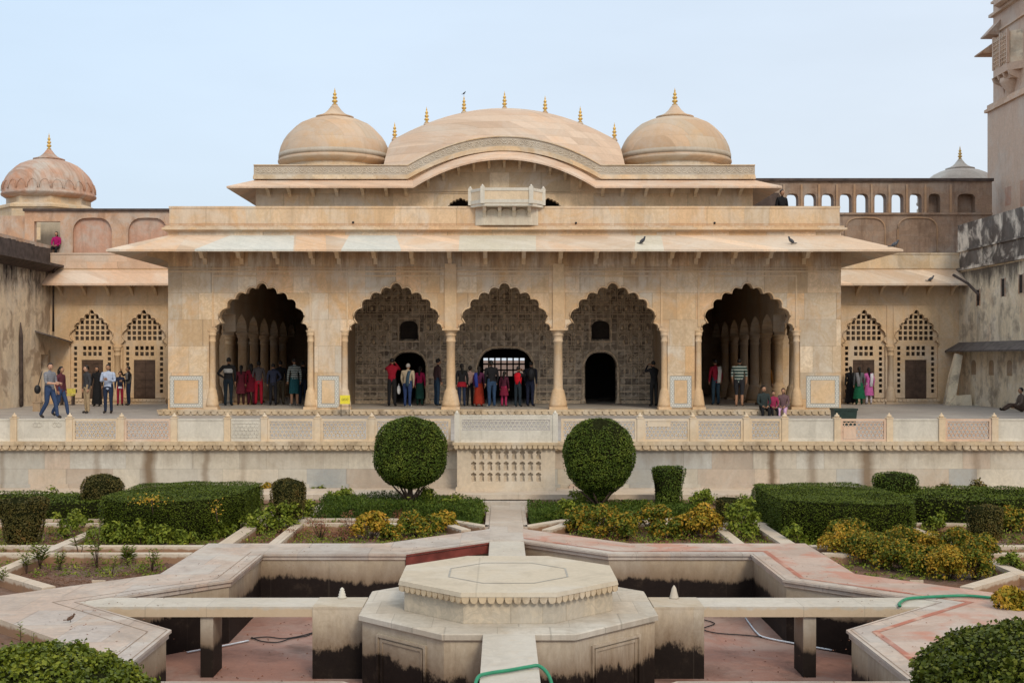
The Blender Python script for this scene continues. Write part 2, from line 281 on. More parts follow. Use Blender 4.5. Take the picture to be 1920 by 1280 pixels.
# ---------------------------------------------------------------- mesh helpers
class MB:
    def __init__(s): s.v = []; s.f = []; s.mi = []; s.sm = []
    def add(s, vs, fs, mi=0, sm=False):
        o = len(s.v); s.v += [tuple(p) for p in vs]
        for f in fs: s.f.append([i+o for i in f]); s.mi.append(mi); s.sm.append(sm)
        return s
    def box(s, x0, x1, y0, y1, z0, z1, mi=0):
        return s.add([(x0, y0, z0), (x1, y0, z0), (x1, y1, z0), (x0, y1, z0), (x0, y0, z1), (x1, y0, z1), (x1, y1, z1), (x0, y1, z1)],
                     [(0, 3, 2, 1), (4, 5, 6, 7), (0, 1, 5, 4), (1, 2, 6, 5), (2, 3, 7, 6), (3, 0, 4, 7)], mi)
    def prism(s, poly, z0, z1, mi=0, poly2=None):
        n = len(poly); q = poly2 or poly
        return s.add([(x, y, z0) for x, y in poly]+[(x, y, z1) for x, y in q],
                     [tuple(range(n))[::-1], tuple(range(n, 2*n))]+[(i, (i+1) % n, n+(i+1) % n, n+i) for i in range(n)], mi)
    def xz(s, poly, y0, y1, mi=0):
        n = len(poly)
        return s.add([(x, y0, z) for x, z in poly]+[(x, y1, z) for x, z in poly],
                     [tuple(range(n)), tuple(range(n, 2*n))[::-1]]+[(i, (i+1) % n, n+(i+1) % n, n+i) for i in range(n)], mi)
    def yz(s, poly, x0, x1, mi=0):
        n = len(poly)
        return s.add([(x0, y, z) for y, z in poly]+[(x1, y, z) for y, z in poly],
                     [tuple(range(n)), tuple(range(n, 2*n))[::-1]]+[(i, (i+1) % n, n+(i+1) % n, n+i) for i in range(n)], mi)
    def lathe(s, prof, c=(0, 0, 0), n=24, mi=0, sm=True, a0=0, a1=2*PI, sx=1, sy=1, rot=0):
        full = abs(a1-a0-2*PI) < 1e-6; k = n if full else n+1
        vs = []; fs = []
        for r, z in prof:
            for i in range(k):
                a = a0+(a1-a0)*i/n+rot; vs.append((c[0]+r*sx*math.cos(a), c[1]+r*sy*math.sin(a), c[2]+z))
        for j in range(len(prof)-1):
            for i in range(n):
                i2 = (i+1) % k
                fs.append((j*k+i, j*k+i2, (j+1)*k+i2, (j+1)*k+i))
        if full:
            if prof[0][0] > 1e-4: fs.append(tuple(range(k))[::-1])
            if prof[-1][0] > 1e-4: fs.append(tuple((len(prof)-1)*k+i for i in range(k)))
        return s.add(vs, fs, mi, sm)
    def tube(s, pts, r, n=6, mi=0, sm=True):
        pts = [Vector(p) for p in pts]; m = len(pts); vs = []; fs = []
        for i, p in enumerate(pts):
            t = (pts[min(i+1, m-1)]-pts[max(i-1, 0)]).normalized()
            u = t.cross(Vector((0, 0, 1)));
            if u.length < .05: u = t.cross(Vector((1, 0, 0)))
            u.normalize(); v = t.cross(u); rr = r[i] if isinstance(r, (list, tuple)) else r
            for k in range(n):
                a = 2*PI*k/n; q = p+u*rr*math.cos(a)+v*rr*math.sin(a); vs.append(tuple(q))
        for i in range(m-1):
            for k in range(n): fs.append((i*n+k, i*n+(k+1) % n, (i+1)*n+(k+1) % n, (i+1)*n+k))
        fs.append(tuple(range(n))[::-1]); fs.append(tuple((m-1)*n+k for k in range(n)))
        return s.add(vs, fs, mi, sm)
    def ball(s, c, rx, ry, rz, n=12, m=8, mi=0):
        return s.lathe([(math.sin(PI*j/m)+1e-5, -math.cos(PI*j/m)) if 0 < j < m else (1e-5, -math.cos(PI*j/m)) for j in range(m+1)], (0, 0, 0), n, mi) if False else s._ball(c, rx, ry, rz, n, m, mi)
    def _ball(s, c, rx, ry, rz, n, m, mi):
        vs = [(c[0], c[1], c[2]-rz)]; fs = []
        for j in range(1, m):
            t = PI*j/m
            for i in range(n):
                a = 2*PI*i/n; vs.append((c[0]+rx*math.sin(t)*math.cos(a), c[1]+ry*math.sin(t)*math.sin(a), c[2]-rz*math.cos(t)))
        vs.append((c[0], c[1], c[2]+rz)); L = len(vs)-1
        for i in range(n):
            fs.append((0, 1+(i+1) % n, 1+i)); fs.append((L, 1+(m-2)*n+i, 1+(m-2)*n+(i+1) % n))
        for j in range(m-2):
            for i in range(n): fs.append((1+j*n+i, 1+j*n+(i+1) % n, 1+(j+1)*n+(i+1) % n, 1+(j+1)*n+i))
        return s.add(vs, fs, mi, True)
    def mark(s): s.marks = getattr(s, 'marks', [])+[(len(s.v), len(s.f))]
    def build_parts(s, name, mats, parent):
        ms = s.marks if s.marks[0] == (0, 0) else [(0, 0)]+s.marks
        ms = ms+([(len(s.v), len(s.f))] if ms[-1] != (len(s.v), len(s.f)) else [])
        for (v0, f0), (v1, f1) in zip(ms[:-1], ms[1:]):
            q = MB(); q.v = s.v[v0:v1]; q.f = [[i-v0 for i in f] for f in s.f[f0:f1]]; q.mi = s.mi[f0:f1]; q.sm = s.sm[f0:f1]; q.build(name, mats, parent)
    def build(s, name, mats, parent=None, loc=None, fixn=True):
        me = bpy.data.meshes.new(name); me.from_pydata(s.v, [], s.f)
        if not isinstance(mats, (list, tuple)): mats = [mats]
        for m_ in mats: me.materials.append(m_)
        me.polygons.foreach_set('material_index', s.mi); me.polygons.foreach_set('use_smooth', s.sm)
        if fixn:
            b = bmesh.new(); b.from_mesh(me); bmesh.ops.recalc_face_normals(b, faces=b.faces); b.to_mesh(me); b.free()
        me.update(); return link(name, me, parent, loc)

def link(name, me, parent=None, loc=None):
    o = bpy.data.objects.new(name, me); COL.objects.link(o)
    if loc is not None: o.location = loc
    if parent is not None:
        o.parent = parent
        top = parent
        if parent.get('_world'):
            if parent.type == 'EMPTY': o.matrix_parent_inverse = Matrix.Translation(-Vector(parent.location))
            o['_world'] = 1
    return o
ALLT = []
def thing(name, label, cat, loc=(0, 0, 0), group=None, world=True, rz=0):
    o = bpy.data.objects.new(name, None); COL.objects.link(o); o.location = loc; o.rotation_euler = (0, 0, rz)
    o.empty_display_size = .2
    if world: o['_world'] = 1
    return tag(o, label, cat, group)
def tag(o, label, cat, group=None):
    o['label'] = label; o['category'] = cat
    if group: o['group'] = group
    ALLT.append(o); return o
def struct(o): o['kind'] = 'structure'; return o
def stuff(o, label=None, cat=None):
    o['kind'] = 'stuff'
    if label: o['label'] = label; o['category'] = cat
    return o
def copy_tree(o, parent=None):
    c = o.copy(); COL.objects.link(c)
    if parent is not None: c.parent = parent; c.matrix_parent_inverse = o.matrix_parent_inverse.copy()
    for ch in list(o.children): copy_tree(ch, c)
    return c

CUSP = [(1, 0), (.872, .15), (.76, .482), (.582, .657), (.349, .771), (.127, .88), (0, 1)]
def arch_pts(cx, hw, zs, za, sag=.34, k=5):
    """foliated arch, right foot to left foot"""
    h = za-zs; half = []
    for i in range(len(CUSP)-1):
        p = Vector((CUSP[i][0]*hw, CUSP[i][1]*h)); q = Vector((CUSP[i+1][0]*hw, CUSP[i+1][1]*h))
        ch = q-p; nrm = Vector((ch.y, -ch.x)).normalized()
        sg = ch.length*(sag if i < len(CUSP)-2 else .2)
        for j in range(k):
            t = j/k; off = math.sin(PI*t)**.7 if t > 0 else 0
            half.append(p+ch*t+nrm*sg*off)
    half.append(Vector((0, h)))
    return [(cx+p.x, zs+p.y) for p in half]+[(cx-p.x, zs+p.y) for p in half[-2::-1]]
def ogive_pts(cx, hw, zs, za, k=8):
    pts = []
    for j in range(k+1):
        t = j/k; pts.append((hw*math.cos(t*PI/2)**.8 if j < k else 0, zs+(za-zs)*math.sin(t*PI/2)**.95))
    return [(cx+x, z) for x, z in pts]+[(cx-x, z) for x, z in pts[-2::-1]]
def seg_pts(cx, hw, zs, za, k=6):
    pts = []
    for j in range(k+1):
        t = j/k*PI/2; pts.append((hw*(abs(math.cos(t))**.55 if j < k else 0), zs+(za-zs)*math.sin(t)))
    return [(cx+x, z) for x, z in pts]+[(cx-x, z) for x, z in pts[-2::-1]]
def bay(mb, x0, x1, zb, zt, arc, y0, y1, mi=0): mb.xz([(x0, zb), (x0, zt), (x1, zt), (x1, zb)]+arc, y0, y1, mi)
def petals(mb, x0, x1, yf, zt, h, pitch, d=.07, mi=0):
    n = max(1, round((x1-x0)/pitch)); p = (x1-x0)/n
    for i in range(n):
        c = x0+(i+.5)*p; r = p*.42; pts = [(c+r, zt), (c+r, zt-h*.45)]
        for a in (30, 60, 90, 120, 150): pts.append((c+r*math.cos(R(a)), zt-h*.45-h*.55*math.sin(R(a))))
        pts += [(c-r, zt-h*.45), (c-r, zt)]
        mb.xz(pts, yf, yf+d, mi)
def column(mb, x, y, z0, z1, r=.2, mi=0, n=16):
    H = z1-z0
    mb.box(x-r*2.0, x+r*2.0, y-r*2.0, y+r*2.0, z0, z0+.09, mi)
    prof = [(r*2.0, .08), (r*1.95, .2), (r*1.72, .38), (r*1.55, .52), (r*1.4, .60), (r*1.38, .66), (r*1.1, .70), (r*1.02, .78), (r*.93, H-.42),
            (r*1.1, H-.4), (r*1.1, H-.35), (r*.98, H-.33), (r*1.0, H-.2), (r*1.2, H-.18), (r*1.25, H-.13), (r*1.1, H-.11), (r*1.5, H-.03), (r*1.55, H)]
    mb.lathe(prof, (x, y, z0), n, mi, True)
def finial(mb, x, y, z, h, r, mi=0):
    p = [(r*.5, 0), (r*1.0, .04), (r*.35, .12), (r*.95, .2), (r*1.0, .26), (r*.35, .33), (r*.85, .4), (r*.85, .46), (r*.3, .53), (r*.65, .6), (r*.6, .66), (r*.2, .74), (r*.32, .8), (r*.12, .9), (.004, 1.0)]
    mb.lathe([(a, b*h) for a, b in p], (x, y, z), 10, mi)

# ---------------------------------------------------------------- setting: ground, terrace, paths, pool
def sheet(name, pts, mat):
    mb = MB(); mb.add(pts, [tuple(range(len(pts)))]); return struct(mb.build(name, mat, fixn=False))
sheet('ground', [(-1500, -500, -1.6), (1500, -500, -1.6), (1500, 2500, -1.6), (-1500, 2500, -1.6)], M['soil'])
SC = (0.0, 16.74)
def star(a):
    out = []
    for k in range(16):
        th = R(22.5*k); r = a*math.sqrt(2) if k % 2 == 0 else a/math.cos(R(22.5))
        out.append((SC[0]+r*math.cos(th), SC[1]+r*math.sin(th)))
    return out
def ring(mb, a1, z1, a2, z2, mi=0, only=None, matf=None):
    p, q = star(a1), star(a2)
    for k in range(16):
        k2 = (k+1) % 16
        if only and k not in only: continue
        m_ = matf(k) if matf else mi
        mb.add([(*p[k], z1), (*p[k2], z1), (*q[k2], z2), (*q[k], z2)], [(0, 1, 2, 3)], m_)
# garden soil around the star (soil sheet with the pool cut out)
mb = MB(); p = star(5.25)
q = [(SC[0]+60*math.cos(R(22.5*k)), SC[1]+60*math.sin(R(22.5*k))) for k in range(16)]
for k in range(16): mb.add([(*p[k], -.17), (*p[(k+1) % 16], -.17), (*q[(k+1) % 16], -.17), (*q[k], -.17)], [(0, 1, 2, 3)])
struct(mb.build('garden_soil', M['soil']))
# star path
rightside = {0, 1, 2, 3, 15, 14, 13}
mb = MB(); mf = lambda k: 1 if k in rightside else 0
ring(mb, 5.32, -.2, 5.32, 0, matf=lambda k: 2)
ring(mb, 5.32, 0, 5.02, 0, matf=lambda k: 1 if k in rightside else 0)
ring(mb, 5.02, 0, 4.36, 0, matf=mf)
ring(mb, 4.36, 0, 4.10, 0, matf=lambda k: 0)
ring(mb, 4.10, 0, 4.10, -.035, matf=lambda k: 0)
ring(mb, 4.10, -.035, 4.13, -.05, matf=lambda k: 0)
ring(mb, 4.13, -.05, 4.13, -.10, matf=lambda k: 0)
ring(mb, 4.13, -.10, 4.16, -.115, matf=lambda k: 0)
struct(mb.build('star_path', [M['starpath'], M['starpink'], M['curb']]))
mb = MB(); ring(mb, 4.365, .003, 4.352, .003, only={4, 5, 6, 7, 8, 9, 10, 11, 12}); ring(mb, 4.155, .003, 4.143, .003); struct(mb.build('path_groove', M['groove']))
mb = MB(); ring(mb, 4.46, .004, 4.38, .004, only={0, 1, 2, 3, 15, 14})
struct(mb.build('path_red_band', M['redband']))
mb = MB(); ring(mb, 4.16, -.115, 4.16, -.97)
po = tag(mb.build('pool_wall', M['poolwall']), 'pale pool wall with a black tide line around the dry star pool', 'pool wall')
mb = MB(); ring(mb, 4.093, -.006, 4.093, -.035, only={4}); ring(mb, 4.12, -.05, 4.12, -.20, only={4})
mb.build('red_wash', M['redpaint'], po)
p = star(4.2)
sheet('pool_floor', [(x, y, -.95) for x, y in p], M['floor_pool'])
# straight garden path and walkway
mb = MB(); mb.box(-.33, .33, 23.9, 27.75, -.2, .004); mb.box(-.42, -.335, 24.4, 27.75, -.2, -.02); mb.box(.335, .42, 24.4, 27.75, -.2, -.02)
mb.box(-.31, .31, 22.3, 23.9, -.12, .006); mb.box(-.55, .55, 27.75, 28.02, -.2, .075)
struct(mb.build('garden_path', M['path']))
mb = MB(); mb.box(-24, 24, 28.02, 29.62, .1, .21); mb.box(-24, -.55, 28.1, 29.6, -.2, .1); mb.box(.55, 24, 28.1, 29.6, -.2, .1)
petals(mb, -14, -.6, 28.03, .1, .1, .17, .07); petals(mb, .6, 14, 28.03, .1, .1, .17, .07); mb.box(-.55, .55, 28.1, 29.6, -.2, .1)
struct(mb.build('walkway', [stone('walkway_stone', [(.58, .46, .34), (.60, .50, .40), (.55, .44, .34)], (1.1, .8), floor=True, var=.6, low=(.1, (.22, .12, .08), .85))]))
# garden curbs
mb = MB()
def curb(p, q, wd=.2, top=0.0):
    p = Vector(p); q = Vector(q); t = (q-p).normalized(); nn = Vector((-t.y, t.x))*wd/2
    mb.prism([tuple(p-nn), tuple(q-nn), tuple(q+nn), tuple(p+nn)], -.19, top)
for s in (-1, 1):
    dz = 0
    for i, (a, b) in enumerate([((6.62, 17.85), (7.85, 19.08)), ((7.9, 19.0), (7.9, 27.95)), ((5.02, 22.0), (5.02, 27.95)), ((4.15, 22.0), (4.15, 27.95)),
                 ((6.1, 18.45), (6.1, 18.47)), ((5.36, 21.0), (13.5, 21.0)), ((5.36, 21.85), (13.5, 21.85)),
                 ((1.15, 24.85), (13.5, 24.85)), ((1.2, 25.55), (13.5, 25.55)), ((1.2, 24.85), (.78, 23.95)), ((1.25, 25.5), (.36, 24.45)),
                 ((7.9, 19.0), (10.6, 16.3)), ((6.3, 14.9), (7.6, 13.6)), ((5.5, 14.2), (5.5, 8.5)), ((10.8, 19.9), (10.8, 27.9))]):
        curb((s*a[0], a[1]), (s*b[0], b[1]), .2 if i != 2 else .26, -.002*i)
struct(mb.build('garden_curbs', M['curb']))

# ---------------------------------------------------------------- pool island and bridges
def octo(a, cx=SC[0], cy=SC[1], rot=22.5): return [(cx+a/math.cos(PI/8)*math.cos(R(rot+45*k)), cy+a/math.cos(PI/8)*math.sin(R(rot+45*k))) for k in range(8)]
isl = thing('octagonal_fountain_platform', 'two tiered octagonal marble platform in the middle of the dry pool', 'fountain platform', (*SC, -.95))
mb = MB(); mb.prism(octo(1.885), -.97, -.075); mb.build('base', M['octwall'], isl)
mb = MB(); mb.prism(octo(1.93), -.075, -.012, poly2=octo(1.93)); mb.prism(octo(1.93), -.012, 0, poly2=octo(1.915)); mb.build('base_top', M['octtop'], isl)
mb = MB(); mb.prism(octo(1.36), .0, .30); mb.build('drum', stone('drum_marble', [(.52, .44, .33), (.56, .46, .34), (.46, .42, .36)], (.56, 2), var=.8, vein=.4, streak=.2), isl)
mb = MB(); mb.prism(octo(1.437), .345, .40, poly2=octo(1.425)); mb.prism(octo(1.415), .315, .345); mb.build('slab', M['slab'], isl)
mb = MB(); po_, pi_ = octo(.80), octo(.775)
for k in range(8):
    k2 = (k+1) % 8; mb.add([(*po_[k], .404), (*po_[k2], .404), (*pi_[k2], .404), (*pi_[k], .404)], [(0, 1, 2, 3)])
mb.build('inlay_line', M['inlay'], isl)
mb = MB()
for k in range(8):
    A = Vector(octo(1.43)[k]); B = Vector(octo(1.43)[(k+1) % 8]); L = (B-A).length; n = 11; t = (B-A)/L; nn = Vector((t.y, -t.x))
    for i in range(n):
        c = A+t*(L*(i+.5)/n); r = L/n*.43; ps = [(r, 0), (r, -.035)]+[(r*math.cos(R(a)), -.035-.05*math.sin(R(a))) for a in (30, 60, 90, 120, 150)]+[(-r, -.035), (-r, 0)]
        fr = [(c.x+t.x*u, c.y+t.y*u, .345+v) for u, v in ps]; bk = [(c.x+t.x*u-nn.x*.07, c.y+t.y*u-nn.y*.07, .345+v) for u, v in ps]; m_ = len(ps)
        mb.add(fr+bk, [tuple(range(m_)), tuple(range(m_, 2*m_))[::-1]]+[(j, (j+1) % m_, m_+(j+1) % m_, m_+j) for j in range(m_)])
mb.build('petal_moulding', M['cornice'], isl)
for ang in (-45, -135, 0, 180, 45, 135):
    mb = MB(); th = R(ang); nn = Vector((math.cos(th), math.sin(th))); t = Vector((-nn.y, nn.x)); c0 = Vector(SC)+nn*1.885
    def fb(u0, u1, z0, z1, o):
        a_ = c0+t*u0; b_ = c0+t*u1; mb.prism([tuple(a_-nn*.02), tuple(b_-nn*.02), tuple(b_+nn*o), tuple(a_+nn*o)], z0, z1)
    for (h_, zt_, o) in ((.47, -.20, .028), (.40, -.255, .014)):
        fb(-h_, h_, zt_-.035, zt_, o); fb(-h_, -h_+.035, -.95, zt_-.035, o); fb(h_-.035, h_, -.95, zt_-.035, o)
    mb.build('panel_frame', M['octwall'], isl)
BR = [('front', (0, -1)), ('back', (0, 1)), ('left', (-1, 0)), ('right', (1, 0))]
lab = {'front': 'stone beam bridge running toward the viewer from the octagonal platform', 'back': 'short stone bridge from the platform toward the garden path',
       'left': 'stone beam bridge left of the octagonal platform', 'right': 'stone beam bridge right of the octagonal platform with the hose end'}
for nm, (dx, dy) in BR:
    b = thing('stone_bridge', lab[nm], 'bridge', (SC[0]+dx*4, SC[1]+dy*4, -.95), 'beam bridges over the star pool')
    def T(u, v): return (SC[0]+dx*u-dy*v, SC[1]+dy*u+dx*v)
    side = nm in ('left', 'right'); u0 = 2.6 if side else 1.932
    mb = MB(); mb.prism([T(u0, -.31), T(5.49, -.31), T(5.8, 0), T(5.49, .31), T(u0, .31)], -.135, 0.002); mb.build('beam', M['beam'], b)
    if side:
        mb = MB(); mb.prism([T(1.88, -.33), T(2.598, -.33), T(2.598, .33), T(1.88, .33)], -.95, -.02); mb.prism([T(1.932, -.335), T(2.598, -.335), T(2.598, .335), T(1.932, .335)], -.02, .003)
        mb.build('abutment', M['octwall'], b)
    us = [3.93] if side else [3.9]
    for u in us:
        mb = MB(); mb.prism([T(u, -.26), T(u+.17, -.26), T(u+.17, .26), T(u, .26)], -.95, -.135); mb.build('pier', M['pier'], b)
for s, lb in ((-1, 'small ribbed white fountain spout standing on the left bridge'), (1, 'small pointed grey fountain spout standing on the right bridge')):
    mb = MB(); mb.lathe([(.055, 0), (.06, .02), (.045, .04), (.05, .06), (.036, .075), (.04, .095), (.026, .11), (.03, .125), (.012, .145), (.003, .15)] if s < 0 else
                        [(.07, 0), (.06, .02), (.045, .08), (.03, .14), (.012, .17), (.003, .18)], (0, 0, 0), 12)
    o = mb.build('fountain_spout', M['white'] if s < 0 else M['pier'], None, (s*2.28, 17.0, .003)); tag(o, lb, 'fountain spout', 'fountain spouts on the pool bridges')

# ---------------------------------------------------------------- terrace
mb = MB(); mb.box(-45, 45, 29.62, 75, -.3, 1.3); struct(mb.build('terrace_floor', M['terrace']))
tw = thing('terrace_wall', 'long stained marble retaining wall below the terrace railing', 'wall', (0, 29.6, .2))
mb = MB(); mb.box(-24, 24, 29.5, 29.62, .2, 1.10); mb.box(-24, 24, 29.46, 29.5, .21, .30); mb.build('wall', M['terwall'], tw)
mb = MB(); mb.box(-24, 24, 29.36, 29.62, 1.23, 1.32); mb.box(-24, 24, 29.42, 29.62, 1.10, 1.23)
petals(mb, -14, 14, 29.375, 1.24, .12, .185, .06); mb.build('cornice', M['cornice'], tw)
rail = thing('stone_railing', 'low stone railing of pierced and plain panels along the terrace edge', 'railing', (0, 29.55, 1.32))
RY = 29.55; K = F/RY
posts = [-172, -72, 27, 131, 228, 327, 427, 496, 596, 697, 851, 1046, 1200, 1299, 1399, 1471, 1569, 1667, 1765, 1864, 1963, 2063]
kinds = ['w', 'w', 'w+', 't', 'p', 'w', 'g', 't', 't', 't', None, 't', 't', 't', 't', 'w', 'p', 'w', 'p', 'w', 't']
def hexjali(mb, x0, x1, z0, z1, y, c=.098, bw=.0125, d=.03):
    """hexagonal lattice of thin bars"""
    s = c/math.sqrt(3); row = 0; z = z0
    seen = set()
    while z < z1+s:
        x = x0+(c/2 if row % 2 else 0)
        while x < x1+c:
            pts = [(x+s*math.cos(R(30+60*k)), z+s*math.sin(R(30+60*k))) for k in range(6)]
            for k in range(6):
                a, b = pts[k], pts[(k+1) % 6]
                key = (round((a[0]+b[0])/2, 3), round((a[1]+b[1])/2, 3))
                if key in seen: continue
                seen.add(key)
                if min(a[0], b[0]) < x0-.001 or max(a[0], b[0]) > x1+.001 or min(a[1], b[1]) < z0-.001 or max(a[1], b[1]) > z1+.001: continue
                t = Vector((b[0]-a[0], b[1]-a[1])).normalized(); n_ = Vector((-t.y, t.x))*bw
                mb.xz([(a[0]-n_.x, a[1]-n_.y), (b[0]-n_.x, b[1]-n_.y), (b[0]+n_.x, b[1]+n_.y), (a[0]+n_.x, a[1]+n_.y)], y, y+d)
            x += c
        z += s*1.5; row += 1
for px in posts:
    if px in (851, 1046): continue
    x = WX(px, RY); mb = MB(); mb.box(x-.075, x+.075, RY-.07, RY+.09, 1.32, 1.86); mb.box(x-.085, x+.085, RY-.08, RY+.10, 1.86, 1.885)
    mb.lathe([(.05, 0), (.065, .02), (.06, .05), (.02, .075), (.025, .09), (.003, .11)], (x, RY, 1.885), 8)
    mb.build('post', M['jalitan'], rail)
for i, kd in enumerate(kinds):
    if kd is None: continue
    x0 = WX(posts[i], RY)+.077; x1 = WX(posts[i+1], RY)-.077
    if posts[i] == 851: x0 -= .02
    mb = MB(); zt = 1.85; m_ = {'w': M['white'], 'g': M['white'], 't': M['jalitan'], 'p': M['jalipink']}[kd[0]]
    y0 = RY-.04; y1 = RY+.04; b_ = .055
    if kd[0] in 'tp':
        mb.box(x0, x1, y0, y1, 1.32, 1.37); mb.box(x0, x1, y0, y1, zt-b_, zt); mb.box(x0, x0+b_, y0, y1, 1.37, zt-b_); mb.box(x1-b_, x1, y0, y1, 1.37, zt-b_)
        hexjali(mb, x0+b_, x1-b_, 1.37, zt-b_, RY-.02)
        if i == 12: mb.box(x0+.1, x0+.65, RY-.03, RY+.03, 1.66, zt-b_-.002)
        if i == 16: mb.box(x0+.07, x0+.38, RY-.03, RY+.03, 1.38, 1.66)
    else:
        mb.box(x0, x1, y0, y1, zt-.035, zt); mb.box(x0, x1, y0+.015, y1-.015, 1.32, zt-.035)
        if kd == 'g': hexjali(mb, x0+.03, x1-.03, 1.36, zt-.06, RY-.035, d=.008)
        if kd == 'w+':
            for cx_ in (x0+.48, x0+.95): hexjali(mb, cx_-.1, cx_+.12, zt-.22, zt-.05, RY-.037, d=.01)
    mb.build('panel', m_, rail)
# projecting niche block in the middle
nb = thing('niche_wall_block', 'projecting marble block with rows of small carved niches and a white balcony', 'niche block', (0.02, 28.9, .2))
BY = 28.8; KB = F/BY; bx0, bx1 = WX(857, BY), WX(1041, BY)
mb = MB(); nz = 3; nx = 9; gx0, gx1 = WX(880.5, BY), WX(1017.5, BY); gz0, gz1 = WZ(904, BY), WZ(842, BY)
mb.box(bx0, gx0, BY, 29.5, .24, 1.20); mb.box(gx1, bx1, BY, 29.5, .24, 1.20); mb.box(gx0, gx1, BY, 29.5, .24, gz0); mb.box(gx0, gx1, BY, 29.5, gz1, 1.20)
mb.box(gx0, gx1, BY+.09, 29.5, gz0, gz1); mb.box(bx0-.03, bx1+.03, BY-.03, BY, .21, .30)
cw, chh = (gx1-gx0)/nx, (gz1-gz0)/nz
for i in range(nx):
    for j in range(nz):
        X0, Z0 = gx0+i*cw, gz0+j*chh; c_ = X0+cw/2; h_ = cw*.30
        half = [(h_*.95, .10), (h_*.9, .42), (h_*.62, .60), (h_*1.05, .64), (h_*1.1, .74), (h_*.75, .82), (h_*.3, .86), (0, .94)]
        rgt = [(c_+a, Z0+b*chh) for a, b in half]; lft = [(c_-a, Z0+b*chh) for a, b in half]
        mb.xz([(c_, Z0), (X0+cw, Z0), (X0+cw, Z0+chh), (c_, Z0+chh)]+rgt[::-1]+[(c_, Z0+.10*chh)], BY, BY+.09)
        mb.xz([(c_, Z0+.10*chh)]+lft+[(c_, Z0+chh), (X0, Z0+chh), (X0, Z0), (c_, Z0)], BY, BY+.09)
mb.build('wall', stone('niche_marble', [(.60, .50, .38), (.62, .52, .40)], (4, 3), var=.3, joint=0, streak=.12), nb)
mb = MB(); mb.box(bx0-.10, bx1+.10, BY-.12, 29.5, 1.28, 1.34); mb.box(bx0-.05, bx1+.05, BY-.06, 29.5, 1.20, 1.28); petals(mb, bx0-.08, bx1+.08, BY-.11, 1.29, .10, .12, .05)
mb.build('cornice', M['cornice'], nb)
mb = MB(); 
for x in (bx0+.0, bx1-.0): mb.box(x-.06, x+.06, BY-.06, BY+.06, 1.34, 2.0); mb.lathe([(.04, 0), (.05, .02), (.02, .06), (.003, .08)], (x, BY, 2.0), 8)
mb.box(bx0+.06, bx1-.06, BY-.03, BY+.03, 1.94, 1.975); mb.box(bx0+.06, bx1-.06, BY-.03, BY+.03, 1.34, 1.62); mb.box(bx0+.06, bx0+.12, BY-.03, BY+.03, 1.62, 1.94); mb.box(bx1-.12, bx1-.06, BY-.03, BY+.03, 1.62, 1.94)
mb.box(bx0+.12, bx1-.12, BY-.025, BY+.025, 1.875, 1.94)
hexjali(mb, bx0+.12, bx1-.12, 1.62, 1.875, BY-.02)
for x in (bx0, bx1): mb.box(x-.03, x+.03, BY+.06, 29.5, 1.34, 1.95)
mb.build('balcony_railing', M['white'], nb)

# ---------------------------------------------------------------- the pavilion
FY = 43.4; BACK = 61.0
pav = thing('marble_pavilion', 'cream marble palace hall with five foliated arches, two domes and a curved vault', 'palace pavilion', (0, FY, 1.3))
mb = MB(); mb.box(-12.05, 12.05, FY-.28, BACK+.3, 1.3, 1.44); mb.box(-12.1, 12.1, FY-.34, BACK+.3, 1.44, 1.5)
petals(mb, -12.1, 12.1, FY-.33, 1.455, .12, .235, .06); mb.build('plinth', M['cornice'], pav)
mb = MB(); mb.box(-11.6, 11.6, FY+.5, BACK, 1.5, 1.504); mb.build('hall_floor', M['hall'], pav)
bays = [(-10.37, -6.67, -8.52), (-5.72, -1.89, -3.8), (-1.89, 1.89, 0), (1.89, 5.72, 3.8), (6.67, 10.37, 8.52)]
ZS = 4.27
mb = MB()
for x0, x1 in ((-11.8, -10.37), (-6.67, -5.72), (5.72, 6.67), (10.37, 11.8)): mb.box(x0, x1, FY, FY+.55, 1.5, 6.30)
for x0, x1, c in bays: bay(mb, x0, x1, ZS, 6.30, arch_pts(c, 1.60, ZS, 5.95), FY, FY+.55)
mb.box(-11.8, 11.8, FY, FY+.55, 6.30, 7.72)
mb.build('front_wall', M['marble'], pav)
